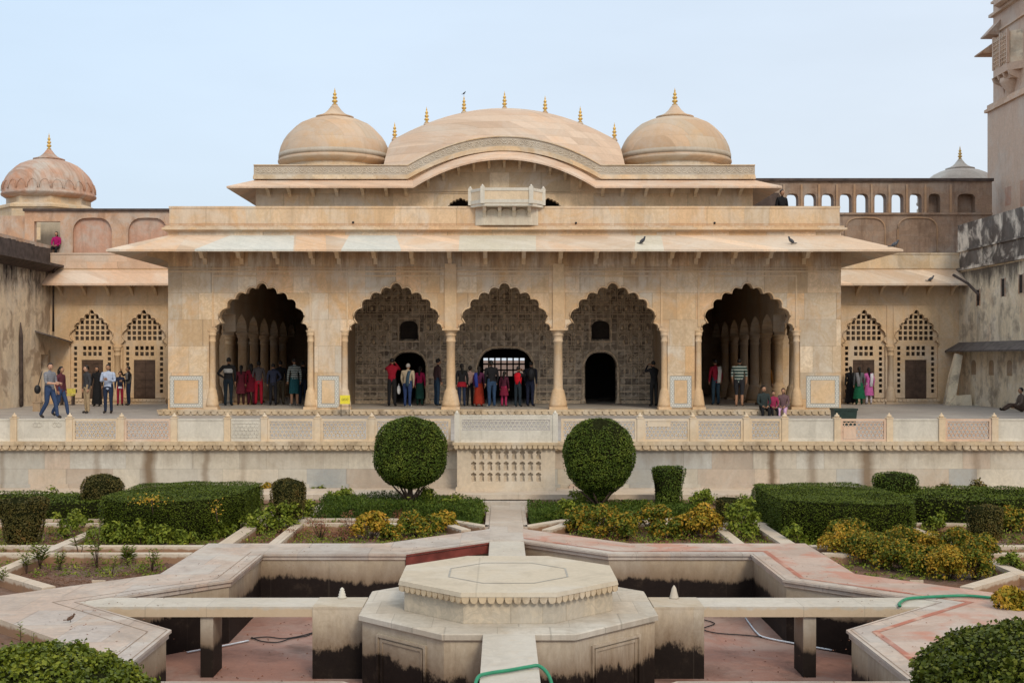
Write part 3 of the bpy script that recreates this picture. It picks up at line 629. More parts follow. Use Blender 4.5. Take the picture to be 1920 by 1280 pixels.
# side walls: open colonnades
for s in (-1, 1):
    mb = MB(); y = FY+.55; xs0, xs1 = (s*11.8, s*11.35) if s > 0 else (-11.8, -11.35)
    xa, xb = min(s*11.8, s*11.35), max(s*11.8, s*11.35); k = 0
    while k < 4:
        ya, yb = y+k*2.75, y+(k+1)*2.75; arc = arch_pts((ya+yb)/2, 1.15, 4.27, 5.75)
        mb.yz([(ya, 4.27), (ya, 7.72), (yb, 7.72), (yb, 4.27)]+arc, xa, xb); k += 1
    mb.box(xa, xb, y+11, BACK, 1.5, 7.72)
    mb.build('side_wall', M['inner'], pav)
    for k in range(1, 5):
        mb = MB(); column(mb, s*11.57, y+k*2.75, 1.5, 4.27, .19); mb.build('side_column', M['marble_plain'], pav)
    for k in range(1, 6):                       # inner row of columns and arches between veranda and hall
        yc = y+1.6+k*2.2
        mb = MB(); column(mb, s*10.1, yc, 1.5, 4.27, .18, n=12); mb.build('inner_column', M['inner_col'], pav)
    mb = MB()
    for k in range(-1, 6):
        ya, yb = y+1.6+k*2.2, y+3.8+k*2.2; ya = max(ya, y+.01) if k < 0 else ya
        if k < 0: mb.box(s*10.1-.2, s*10.1+.2, y+.01, y+1.6, 4.9, 6.6); continue
        mb.yz([(ya, 4.27), (ya, 6.6), (yb, 6.6), (yb, 4.27)]+arch_pts((ya+yb)/2, .95, 4.27, 4.95), s*10.1-.2, s*10.1+.2)
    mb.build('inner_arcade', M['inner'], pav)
    mb = MB(); mb.box(min(s*11.82, s*12.0), max(s*11.82, s*12.0), 54.45, BACK, 1.5, 7.7); mb.build('rear_side_wall', M['inner'], pav)
    mb = MB(); mb.box(min(s*5.9, s*6.3), max(s*5.9, s*6.3), 45.2, BACK, 1.5, 6.6); mb.build('partition_wall', M['inner'], pav)
mb = MB(); mb.box(-11.3, 11.3, FY+.55, BACK, 6.6, 6.75); mb.build('ceiling', M['inner'], pav)
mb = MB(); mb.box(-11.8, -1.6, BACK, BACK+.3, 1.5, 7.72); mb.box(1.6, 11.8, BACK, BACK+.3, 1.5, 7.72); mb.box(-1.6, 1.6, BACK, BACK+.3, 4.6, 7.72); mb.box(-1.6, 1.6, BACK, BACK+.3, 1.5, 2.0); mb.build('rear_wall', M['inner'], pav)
# mirror-work wall
IY = 49.0
a = N('mirror_mosaic'); geo = a.n('ShaderNodeNewGeometry'); sp = a.n('ShaderNodeSeparateXYZ'); a.l(geo.outputs['Position'], sp.inputs[0])
vec = a.comb(sp.outputs[0], sp.outputs[2])
vo = a.n('ShaderNodeTexVoronoi'); vo.inputs['Scale'].default_value = 7.5; a.l(vec, vo.inputs['Vector'])
wv = a.n('ShaderNodeTexBrick'); wv.offset = 0; a.l(vec, wv.inputs['Vector']); wv.inputs['Scale'].default_value = 1; wv.inputs['Brick Width'].default_value = .28; wv.inputs['Row Height'].default_value = .36; wv.inputs['Mortar Size'].default_value = .025
wv.inputs['Color1'].default_value = (.12, .09, .07, 1); wv.inputs['Color2'].default_value = (.50, .40, .30, 1); wv.inputs['Mortar'].default_value = (.62, .50, .36, 1)
cc = a.mix(.45, wv.outputs['Color'], a.ramp(vo.outputs['Color'], [(.2, (.10, .075, .055)), (.5, (.34, .27, .20)), (.8, (.70, .60, .47))]))
a.l(cc, a.b.inputs['Base Color']); a.b.inputs['Roughness'].default_value = .5; a.b.inputs['Specular IOR Level'].default_value = .25
bp = a.n('ShaderNodeBump'); bp.inputs['Strength'].default_value = .5; bp.inputs['Distance'].default_value = .03; a.l(vo.outputs['Distance'], bp.inputs['Height']); a.l(bp.outputs[0], a.b.inputs['Normal'])
M['mosaic'] = a.m
mb = MB(); ops = [(-3.78, .66, 2.95, 3.52), (0.05, 1.10, 2.75, 3.68), (3.82, .62, 2.95, 3.52)]
edges = [-5.9, -4.6, -2.9, -1.3, 1.4, 3.0, 4.6, 5.9]
for x0, x1 in ((-5.9, -4.6), (-2.9, -1.3), (1.4, 3.0), (4.6, 5.9)): mb.box(x0, x1, IY, IY+.5, 1.5, 6.6)
for (x0, x1), (c, hw, zs_, za_) in zip(((-4.6, -2.9), (-1.3, 1.4), (3.0, 4.6)), ops):
    arc = ogive_pts(c, hw, zs_, za_) if hw < 1 else seg_pts(c, hw, zs_, za_)
    mb.xz([(x0, 1.5), (x0, 4.0), (x1, 4.0), (x1, 1.5), (c+hw, 1.5)]+arc+[(c-hw, 1.5)], IY, IY+.5)
    if hw < 1:
        bay(mb, x0, x1, 4.0, 6.6, [(c+.36, 4.0), (c+.36, 4.5)]+ogive_pts(c, .36, 4.5, 4.78, 5)[1:-1]+[(c-.36, 4.5), (c-.36, 4.0)], IY, IY+.27); mb.box(x0, x1, IY+.35, IY+.5, 4.0, 6.6)
    else: mb.box(x0, x1, IY, IY+.5, 4.0, 6.6)
mb.build('mirror_wall', M['mosaic'], pav)
mb = MB()
for c in (-3.78, 3.82): mb.xz([(c+.36, 4.06)]+ogive_pts(c, .36, 4.5, 4.78, 5)+[(c-.36, 4.06)], IY+.28, IY+.345); mb.mark()
mb.build_parts('niche_shade_panel', M['dark'], pav)  # flat dark panel painted as the shade inside the niches
mb = MB()
def frame(x0, x1, z0, z1, w_=.022, pr=.035, arched=False):
    mb.box(x0, x1, IY-pr, IY, z0, z0+w_); mb.box(x0, x0+w_, IY-pr, IY, z0+w_, z1-w_); mb.box(x1-w_, x1, IY-pr, IY, z0+w_, z1-w_); mb.box(x0, x1, IY-pr, IY, z1-w_, z1)
    if arched:
        c = (x0+x1)/2; h = (x1-x0)/2-.05; pt = ogive_pts(c, h, z0+(z1-z0)*.6, z1-.06, 4); mb.tube([(x, IY-.015, z) for x, z in pt], .014, 4, sm=False)
        mb.lathe([(.03, 0), (.06, .05), (.05, .12), (.02, .16)], (c, IY-.0, z0+.06), 6)
def blocked(x0, x1, z0, z1):
    for c, hw, zs_, za_ in ops:
        if x1 > c-hw-.1 and x0 < c+hw+.1 and z0 < za_+.15: return True
        if hw < 1 and x1 > c-.42 and x0 < c+.42 and z1 > 3.95 and z0 < 4.85: return True
    return False
rows = [(2.62, .42, .42, True), (3.08, .40, .33, True), (3.52, .22, .46, False), (3.78, .52, .44, True), (4.34, .46, .33, True), (4.84, .22, .52, False), (5.10, .45, .40, True), (5.58, .5, .45, True)]
for z0, h, wc, ar in rows:
    n = int(11.7/wc); wc = 11.7/n
    for i in range(n):
        x0 = -5.85+i*wc
        if not blocked(x0, x0+wc, z0, z0+h): frame(x0+.02, x0+wc-.02, z0+.015, z0+h-.015, arched=ar)
for x0, x1 in ((-5.9, -4.5), (-3.08, -1.1), (1.2, 3.15), (4.5, 5.9)):
    for z in (1.7, 1.95, 2.2, 2.5): mb.box(x0, x1, IY-.03, IY, z, z+.045)
    mb.box(x0, x1, IY-.05, IY, 1.5, 1.62)
for c, hw, zs_, za_ in ops:
    if hw < 1: frame(c-.44, c+.44, 3.92, 4.88, .04, .04)
    pt = (ogive_pts if hw < 1 else seg_pts)(c, hw+.06, zs_, za_+.07); mb.tube([(x, IY-.01, z) for x, z in pt], .035, 5)
    for s in (-1, 1): mb.tube([(c+s*(hw+.07), IY-.06, 1.5), (c+s*(hw+.07), IY-.06, 1.62), (c+s*(hw+.07), IY-.06, 1.75), (c+s*(hw+.07), IY-.06, zs_)], [.13, .11, .06, .055], 8)
mb.build('mirror_relief', M['mosaic_line'], pav)
# back room with grille window
mb = MB(); JY = 56.0
wx0, wx1, wz0, wz1 = WX(905, JY), WX(985, JY), WZ(705, JY), WZ(671, JY)
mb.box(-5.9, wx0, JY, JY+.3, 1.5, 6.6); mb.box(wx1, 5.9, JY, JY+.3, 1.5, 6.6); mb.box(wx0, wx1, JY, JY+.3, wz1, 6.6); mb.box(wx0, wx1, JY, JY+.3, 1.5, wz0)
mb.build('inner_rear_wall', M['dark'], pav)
mb = MB(); n = 7
for i in range(n+1): x = wx0+(wx1-wx0)*i/n; mb.box(x-.035, x+.035, JY+.06, JY+.14, wz0, wz1)
for j in range(1, 3): z = wz0+(wz1-wz0)*j/3; mb.box(wx0, wx1, JY+.05, JY+.06, z-.035, z+.035)
mb.build('window_grille', M['dark'], pav)
# front columns and mouldings
for x in (-1.89, 1.89):
    mb = MB(); column(mb, x, FY+.2, 1.5, 4.27, .16); mb.build('column', M['marble_plain'], pav)
    mb = MB(); mb.box(x-.2, x+.2, FY-.07, FY, 4.33, 6.6); mb.box(x-.3, x+.3, FY-.1, FY+.5, 4.272, 4.33); mb.build('pilaster', M['marble_plain'], pav)
for x in (-10.27, -6.81, -5.62, 5.62, 6.81, 10.27):
    mb = MB(); column(mb, x, FY+.1, 1.5, 4.27, .115); mb.build('engaged_column', M['marble_plain'], pav)
mb = MB()
for x0, x1, c in bays:
    pts = arch_pts(c, 1.60, ZS, 5.95); mb.tube([(x, FY-.004, z) for x, z in pts], .035, 5)
    xa, xb = c-1.68, c+1.68; zt = 6.15
    mb.box(xa-.06, xb+.06, FY-.03, FY, zt, zt+.05); mb.box(xa-.06, xa, FY-.03, FY, 4.4, zt); mb.box(xb, xb+.06, FY-.03, FY, 4.4, zt)
mb.box(-11.8, 11.8, FY-.045, FY, 6.30, 6.36); mb.box(-11.8, 11.8, FY-.03, FY, 6.42, 6.45)
mb.build('arch_moulding', M['marble_plain'], pav)
# inlaid dado panels
inl = N('dado_inlay'); geo = inl.n('ShaderNodeNewGeometry'); sp = inl.n('ShaderNodeSeparateXYZ'); inl.l(geo.outputs['Position'], sp.inputs[0])
br = inl.n('ShaderNodeTexBrick'); br.offset = .5; inl.l(inl.comb(sp.outputs[0], sp.outputs[2]), br.inputs['Vector']); br.inputs['Scale'].default_value = 1
br.inputs['Brick Width'].default_value = .09; br.inputs['Row Height'].default_value = .07; br.inputs['Mortar Size'].default_value = .008
br.inputs['Color1'].default_value = (.60, .60, .55, 1); br.inputs['Color2'].default_value = (.62, .60, .54, 1); br.inputs['Mortar'].default_value = (.30, .31, .30, 1)
inl.l(br.outputs['Color'], inl.b.inputs['Base Color'])
for (x0, x1) in ((-11.74, -10.58), (-6.56, -5.80), (5.80, 6.56), (10.58, 11.74)):
    mb = MB(); z0, z1 = 1.56, 2.68; bw = .15
    mb.box(x0+bw, x1-bw, FY-.012, FY, z0+bw, z1-bw, 0)
    for (a0, a1, c0, c1) in ((x0, x1, z0, z0+bw), (x0, x1, z1-bw, z1), (x0, x0+bw, z0+bw, z1-bw), (x1-bw, x1, z0+bw, z1-bw)): mb.box(a0, a1, FY-.010, FY, c0, c1, 1)
    for q_ in (0, bw-.01):
        for (a0, a1, c0, c1) in ((x0+q_, x1-q_, z0+q_, z0+q_+.018), (x0+q_, x1-q_, z1-q_-.018, z1-q_), (x0+q_, x0+q_+.018, z0+q_+.018, z1-q_-.018), (x1-q_-.018, x1-q_, z0+q_+.018, z1-q_-.018)): mb.box(a0, a1, FY-.018, FY-.009, c0, c1, 2)
    mb.build('dado_panel', [M['marble_plain'], inl.m, M['inlay']], pav)
# eave (chajja) on three sides
EY = FY-1.66; EX = 13.45; EZ, TZ = 6.96, 7.60; th = .07
mb = MB()
o_ = [(-EX, BACK, EZ), (-EX, EY, EZ), (EX, EY, EZ), (EX, BACK, EZ)]; i_ = [(-11.8, BACK, TZ), (-11.8, FY, TZ), (11.8, FY, TZ), (11.8, BACK, TZ)]
vs_ = o_+i_+[(x, y, z-th) for x, y, z in o_]+[(x, y, z-th-.03) for x, y, z in i_]
mb.add(vs_, [(0, 1, 5, 4), (1, 2, 6, 5), (2, 3, 7, 6), (8, 12, 13, 9), (9, 13, 14, 10), (10, 14, 15, 11), (0, 8, 9, 1), (1, 9, 10, 2), (2, 10, 11, 3), (0, 4, 12, 8), (3, 11, 15, 7)])
mb.build('eave', M['eave'], pav)
mb = MB()
for (a0, a1, b0, b1, mi_) in ((365, 550, 432, 552, 0), (640, 752, 655, 742, 0), (1190, 1245, 1192, 1240, 1), (860, 1005, 862, 1005, 1), (236, 330, 330, 352, 2), (553, 612, 556, 610, 2)):
    pts = [(WX(a0, EY), EY, EZ), (WX(a1, EY), EY, EZ), (WX(b1, FY), FY, TZ), (WX(b0, FY), FY, TZ)]
    mb.add([(x, y, z+.004) for x, y, z in pts]+[(x, y-.003, z-.06) for x, y, z in pts], [(0, 1, 2, 3), (0, 4, 5, 1), (0, 3, 7, 4), (1, 5, 6, 2)], mi_)
    mb.mark()
mb.build_parts('eave_slab', [stone('pale_eave_slab', [(.58, .58, .53), (.62, .61, .55), (.54, .55, .52)], (1.9, 9), var=.5, joint=.2, streak=.2, streakcol=(.5, .42, .3)), stone('grey_eave_slab', [(.60, .55, .44), (.62, .56, .45)], (1.9, 9), var=.5, joint=.2), stone('orange_eave_slab', [(.66, .44, .27), (.68, .46, .30)], (1.9, 9), var=.5, joint=.2)], pav)
brk = [380, 449, 517, 584, 633, 702, 772, 842.5, 910, 982, 1051, 1118, 1189, 1259, 1308, 1377, 1443, 1512]
def bracket(mb, x, yw, ye, zt0, zt1, w_=.07, drop=.42):
    yy = [(yw, zt1-.14-drop*.0), (ye, zt0-.10), (ye, zt0-.2), (ye+.12, zt0-.28), (ye+(yw-ye)*.3, zt0-.22), (ye+(yw-ye)*.55, zt0-.45), (yw-.12, zt0-.42), (yw-.04, zt0-.62), (yw, zt0-.62)]
    mb.yz(yy, x-w_, x+w_)
mb = MB()
for px in brk: bracket(mb, WX(px, FY-.4), FY, FY-1.15, EZ+.24, TZ-.02); mb.mark()
mb.build_parts('eave_bracket', M['marble_plain'], pav)
for s in (-1, 1):
    mb = MB()
    for k in range(6):
        y = FY+1.0+k*2.6; x0 = s*11.8
        poly = [(x0, TZ-.16), (x0+s*1.0, EZ+.1), (x0+s*1.0, EZ+.0), (x0+s*.5, EZ-.12), (x0, EZ-.4)]; mb.xz(poly, y-.07, y+.07); mb.mark()
    mb.build_parts('side_bracket', M['marble_plain'], pav)
mb = MB(); mb.box(-11.85, 11.85, FY-.05, FY+.45, 7.72, 7.78); mb.box(-11.98, 11.98, FY-.17, FY+.45, 7.78, 7.86); mb.box(-11.9, 11.9, FY-.09, FY+.45, 7.86, 7.93)
mb.box(-11.76, 11.76, FY+.02, FY+.4, 7.93, 8.55); mb.box(-11.78, 11.78, FY-.0, FY+.42, 8.55, 8.62)
for s in (-1, 1): mb.box(min(s*11.4, s*11.76), max(s*11.4, s*11.76), FY+.42, BACK, 7.72, 8.6)
mb.build('parapet', stone('parapet_marble', CREAM, (1.25, .72), var=.55, streak=.4, streakcol=(.36, .25, .15), topdark=(8.0, .25, .5, (.38, .18, .08)), wash=.4), pav)
mb = MB(); mb.box(-11.4, 11.4, FY+.42, BACK, 7.74, 7.95); mb.build('roof_deck', M['terrace'], pav)
# upper storey
UY = 47.4; UK = F/UY; ux0, ux1 = -9.52, 9.52; DK = 10.68
mb = MB()
mb.box(ux0, -2.6, UY, UY+.4, 7.95, 10.3); mb.box(2.6, ux1, UY, UY+.4, 7.95, 10.3)
for c in (-1.68, 1.68):
    x0, x1 = (-2.6, -.7) if c < 0 else (.7, 2.6); bay(mb, x0, x1, 7.95, 10.3, [(c+.55, 7.95)]+arch_pts(c, .55, 8.9, 9.43)+[(c-.55, 7.95)], UY, UY+.4)
mb.box(-.7, .7, UY, UY+.4, 7.95, 10.3)
gp = lambda x, z0, h: z0+h*(1-(x/3.6)**2)
pts = [(-3.6+7.2*i/30, gp(-3.6+7.2*i/30, 10.3, .98)) for i in range(31)]
mb.xz([(-3.6, 10.3)]+pts[1:-1]+[(3.6, 10.3)], UY, UY+.4)
for s in (-1, 1): mb.box(min(s*9.12, s*9.52), max(s*9.12, s*9.52), UY+.4, 54.5, 7.95, 10.3)
mb.box(ux0, ux1, 54.5, 54.9, 7.95, 10.3)
mb.box(-3.3, 3.3, UY-.05, UY, 9.68, 9.73); mb.box(-3.3, 3.3, UY-.03, UY, 9.60, 9.63)
for x in (-2.42, 2.42, -5.5, 5.5, -8, 8): mb.box(x-.14, x+.14, UY-.025, UY, 8, 9.55)
mb.build('upper_wall', M['marble_up'], pav)
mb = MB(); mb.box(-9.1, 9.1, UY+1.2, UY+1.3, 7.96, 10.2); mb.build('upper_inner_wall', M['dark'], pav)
# upper eave : straight wings and curved centre
mb = MB(); ey = UY-1.0; ez, tz = 9.74, 10.12; XK = 3.62
def eseg(P):   # P: list of (x_outer, z_outer, x_inner, z_inner) -> slab along the front
    n = len(P); vs = []
    for xo, zo, xi, zi in P: vs += [(xo, ey, zo), (xi, UY, zi), (xi, UY, zi-.14), (xo, ey, zo-.07)]
    fs = []
    for i in range(n-1):
        a_, b_ = 4*i, 4*(i+1)
        for k in range(4): fs.append((a_+k, b_+k, b_+(k+1) % 4, a_+(k+1) % 4))
    fs.append((0, 1, 2, 3)); fs.append(tuple(4*(n-1)+k for k in (3, 2, 1, 0))); mb.add(vs, fs)
KN = 3.32
eseg([(-10.42, ez, ux0, tz), (-KN-.1, ez, -KN-.2, tz)])
eseg([(KN+.1, ez, KN+.2, tz), (10.42, ez, ux1, tz)])
cv = []
for i in range(41):
    t = -1+2*i/40; x = t*(KN+.1); cv.append((x, ez+1.06*(1-t*t), t*(KN+.2), tz+1.12*(1-t*t)))
eseg(cv)
for s in (-1, 1):
    o = [(s*10.42, ey, ez), (s*10.42, 54.9, ez), (s*9.52, 54.9, tz), (s*9.52, UY, tz)]
    mb.add(o+[(x, y, z-.07) for x, y, z in o], [(0, 1, 2, 3), (7, 6, 5, 4), (0, 4, 5, 1), (1, 5, 6, 2), (2, 6, 7, 3), (3, 7, 4, 0)])
mb.build('upper_eave', M['pink'], pav)
mb = MB()
for x in (-9.0, -8.2, -7.3, -6.4, -5.4, -4.5, -3.75, 3.75, 4.5, 5.4, 6.4, 7.3, 8.2, 9.0):
    mb.yz([(UY, 10.0), (UY-.7, 9.80), (UY-.7, 9.72), (UY-.3, 9.62), (UY, 9.45)], x-.06, x+.06); mb.mark()
for i in range(-5, 6):
    x = i*.58; z = 10.0+1.08*(1-(x/(KN+.15))**2)-.08; mb.yz([(UY, z-.02), (UY-.6, z-.18), (UY-.6, z-.26), (UY-.25, z-.3), (UY, z-.45)], x-.05, x+.05); mb.mark()
mb.build_parts('upper_bracket', M['marble_up'], pav)
def strip(mb, f0, f1, yf, yb, xs, mi=0):   # curved cornice band between two height functions
    for i in range(len(xs)-1):
        a_, b_ = xs[i], xs[i+1]; mb.xz([(a_, f0(a_)), (b_, f0(b_)), (b_, f1(b_)), (a_, f1(a_))], yf, yb, mi)
def crv(z0, h, w_=3.7): return lambda x: z0+(h*(1-(x/w_)**2) if abs(x) < w_ else 0)
xs = [-9.6, -3.7]+[-3.7+7.4*i/36 for i in range(1, 36)]+[3.7, 9.6]
mb = MB(); strip(mb, crv(10.13, 1.08), crv(10.22, 1.09), UY-.16, UY+.4, xs); strip(mb, crv(10.22, 1.09), crv(10.30, 1.10), UY-.1, UY+.4, xs); strip(mb, crv(10.66, 1.10), crv(10.70, 1.10), UY-.05, UY+.4, xs)
mb.build('upper_cornice', M['marble_up'], pav)
mb = MB(); strip(mb, crv(10.30, 1.10), crv(10.66, 1.10), UY+.0, UY+.4, xs, 0)
mb.build('frieze', M['frieze'], pav)
mb = MB(); c1 = crv(10.48, 1.10)      # carved scroll relief on the frieze
x = -9.45; k = 0
while x < 9.5:
    z = c1(x); s = 1 if k % 2 else -1
    mb.tube([(x+.085*math.cos(R(a)), UY-.008, z+.075*s*math.sin(R(a))) for a in range(0, 330, 45)], .016, 4, sm=False)
    mb.tube([(x-.11, UY-.008, c1(x-.11)-.12*s), (x-.05, UY-.008, c1(x)-.02*s), (x+.03, UY-.008, z)], .014, 4, sm=False)
    x += .215; k += 1
mb.build('frieze_relief', stone('frieze_relief_stone', [(.60, .53, .43), (.62, .55, .45)], (4, 4), var=.3, joint=0), pav)
mb = MB(); mb.box(-9.5, 9.5, UY+.4, 54.9, 10.3, DK); mb.build('upper_roof', M['marble_up'], pav)
# curved vault
RYc = 50.4
def vault(x, u):
    zf = DK+.02+1.10*(1-(x/3.7)**2); zr = 13.40-1.28*(x/4.5)**2; s = math.sin(u*PI/2)**.9
    return zf*(1-s)+zr*s
mb = MB(); nx_, nu = 40, 14; vs = []; fs = []
us = [i/nu for i in range(nu+1)]+[1-i/nu for i in range(1, nu+1)]
for j, u in enumerate(us):
    y = UY+.12+(RYc-UY-.12)*(u if j <= nu else 2-u)
    for i in range(nx_+1):
        t = -1+2*i/nx_; hw = 4.5+.25*(1-u); x = t*hw; vs.append((x, y, max(vault(x, u), DK-.35)))
for j in range(len(us)-1):
    for i in range(nx_): a_ = j*(nx_+1)+i; fs.append((a_, a_+1, a_+nx_+2, a_+nx_+1))
mb.add(vs, fs, 0, True)
for side in (0, nx_):
    idx = [j*(nx_+1)+side for j in range(len(us))]; P = [vs[k] for k in idx]; B = [(p[0]*1.04, p[1], DK-.36) for p in P]
    n = len(P); mb.add(P+B, [(i, i+1, n+i+1, n+i) for i in range(n-1)])
mb.tube([(x, RYc, vault(x, 1)+.0) for x in [-4.5+9*i/30 for i in range(31)]], .07, 6)
mb.build('curved_vault', M['vault'], pav)
for px in (740, 800, 870, 946, 1022, 1088, 1152):
    x = WX(px, RYc); mb = MB(); mb.lathe([(.13, 0), (.12, .06), (.08, .1)], (x, RYc, vault(x, 1)), 8, 1); finial(mb, x, RYc, vault(x, 1)+.08, .68, .1)
    mb.build('ridge_finial', [M['gold'], M['dome']], pav)
def dome(par, cx, cy, zb, s=1.0, mats=('dome', 'marble_up', 'gold'), fh=.72, drum=None, lobes=False):
    prof = [(2.02, .34), (2.28, .50), (2.29, .58), (2.24, .62), (2.25, .86), (2.18, 1.14), (2.06, 1.40), (1.93, 1.60), (1.78, 1.76), (1.60, 1.94), (1.40, 2.10), (1.05, 2.26), (.70, 2.36)]
    mb = MB(); mb.lathe([(r*s, z*s) for r, z in prof]+[(.02, 2.40*s)], (cx, cy, zb), 48); d_ = mb.build('dome', M[mats[0]], par)
    mb = MB(); mb.lathe([(2.02*s, 0), (2.02*s, .36*s)], (cx, cy, zb), 8 if drum else 40, 0, not drum, rot=PI/8); mb.build('drum', M[mats[1]], par)
    mb = MB(); mb.lathe([(r*s, z*s) for r, z in [(.64, 2.34), (.76, 2.36), (.78, 2.42), (.62, 2.46), (.42, 2.56), (.27, 2.70), (.17, 2.84), (.10, 2.92), (.02, 2.94)]], (cx, cy, zb), 20); mb.build('lotus_cap', M[mats[0]], d_)
    mb = MB(); finial(mb, cx, cy, zb+2.9*s, fh, .12*s); mb.build('finial', M[mats[2]], d_)
    return d_
for x in (-6.9, 6.95):
    d_ = dome(pav, x, RYc, DK)
    mb = MB(); mb.lathe([(2.262, .66), (2.262, .84)], (x, RYc, DK), 48); mb.build('inlaid_band', M['frieze'], d_)
# white balcony window on the parapet
bal = MB(); jx = .08; jy = FY-.0
PB = [(jx-1.28, FY-.02), (jx-.84, FY-.62), (jx+.84, FY-.62), (jx+1.28, FY-.02)]
bal.prism([(x, y) for x, y in PB], 8.56, 8.64); PBs = [(jx+(x-jx)*.9, y+(.04 if y < FY-.1 else 0)) for x, y in PB]
for (x, y) in PB: bal.box(x-.075, x+.075, y-.075, y+.075 if y < FY-.1 else y+.02, 8.64, 9.22); bal.lathe([(.05, 0), (.06, .02), (.02, .07), (.003, .09)], (x, y if y < FY-.1 else y-.03, 9.22), 8)
for i in range(3):
    (xa, ya), (xb, yb) = PB[i], PB[i+1]
    t = Vector((xb-xa, yb-ya)).normalized(); n_ = Vector((-t.y, t.x))*.03
    for (z0, z1) in ((8.66, 8.78), (9.08, 9.18)): bal.prism([(xa-n_.x, ya-n_.y), (xb-n_.x, yb-n_.y), (xb+n_.x, yb+n_.y), (xa+n_.x, ya+n_.y)], z0, z1)
    n2 = n_*.4; bal.prism([(xa-n2.x, ya-n2.y), (xb-n2.x, yb-n2.y), (xb+n2.x, yb+n2.y), (xa+n2.x, ya+n2.y)], 8.78, 9.08, 1)
bj = bal.build('balcony', [M['white'], M['jalitan']], pav)
mb = MB(); mb.prism([(jx-1.1, FY-.06), (jx-.8, FY-.2), (jx+.8, FY-.2), (jx+1.1, FY-.06), (jx+1.1, FY+.02), (jx-1.1, FY+.02)], 7.94, 8.56)
for i in range(3):
    c = jx-.5+i*.5; mb.tube([(c+.21*math.cos(R(a)), FY-.22, 8.33+.16*math.sin(R(a))) for a in range(0, 181, 30)], .025, 5)
for x in (-.78, -.25, .25, .78): mb.yz([(FY-.2, 8.56), (FY-.56, 8.56), (FY-.45, 8.42), (FY-.3, 8.36), (FY-.2, 8.2)], jx+x-.06, jx+x+.06)
mb.build('balcony_base', stone('balcony_stone', [(.60, .53, .42), (.64, .57, .46)], (3, 3), joint=0, streak=.4, streakcol=(.38, .27, .19), topdark=(8.6, .35, .7, (.40, .24, .17))), bj)
mb = MB()        # drain holes
for px, py in ((662, 417), (857, 0), (1102, 0), (1080, 418), (1340, 418), (1205, 0)):
    if py: x = WX(px, FY); z = WZ(py, FY); mb.lathe([(.045, 0), (.04, .02)], (0, 0, 0), 8) if False else mb.tube([(x, FY-.01, z), (x, FY+.03, z)], .04, 8); mb.mark()
mb.build_parts('drain_hole', M['black'], pav)

# ---------------------------------------------------------------- wings
def jali_screen(par, cx, y):
    """pierced screen with door under a foliated arch"""
    mb = MB(); hw = .95; z0 = 1.55
    holes = []
    for i in range(7):
        for j in range(6): holes.append((cx-.7875+i*.225+.037, cx-.7875+i*.225+.188, 4.08+j*.232, 4.08+j*.232+.165))
    for i in range(4):
        for j in range(2): holes.append((cx-.45+i*.225+.035, cx-.45+i*.225+.185, 3.40+j*.25, 3.40+j*.25+.17))
    for s in (-1, 1):
        for j in range(9): holes.append((cx+s*.74-.07, cx+s*.74+.07, 1.78+j*.235, 1.78+j*.235+.15))
    holes.append((cx-.47, cx+.47, z0, 3.22))
    xs_ = sorted({cx-hw, cx+hw}|{round(h[0], 4) for h in holes}|{round(h[1], 4) for h in holes}); zs_ = sorted({z0, 5.6}|{round(h[2], 4) for h in holes}|{round(h[3], 4) for h in holes})
    for i in range(len(xs_)-1):
        run = None
        for j in range(len(zs_)-1):
            mx_, mz_ = (xs_[i]+xs_[i+1])/2, (zs_[j]+zs_[j+1])/2
            solid = not any(h[0] < mx_ < h[1] and h[2] < mz_ < h[3] for h in holes)
            if solid and run is None: run = zs_[j]
            if not solid and run is not None: mb.box(xs_[i], xs_[i+1], y, y+.08, run, zs_[j]); run = None
        if run is not None: mb.box(xs_[i], xs_[i+1], y, y+.08, run, zs_[-1])
    mb.build('pierced_screen', M['marble_plain'], par)
    mb = MB(); mb.box(cx-.46, cx+.46, y+.03, y+.09, z0, 3.2)
    for k in range(5): mb.box(cx-.44, cx+.44, y+.01, y+.03, z0+.08+k*.36, z0+.13+k*.36)
    mb.box(cx-.02, cx+.02, y+.0, y+.03, z0, 3.2); mb.build('door', M['wood'], par)
WY = 54.0
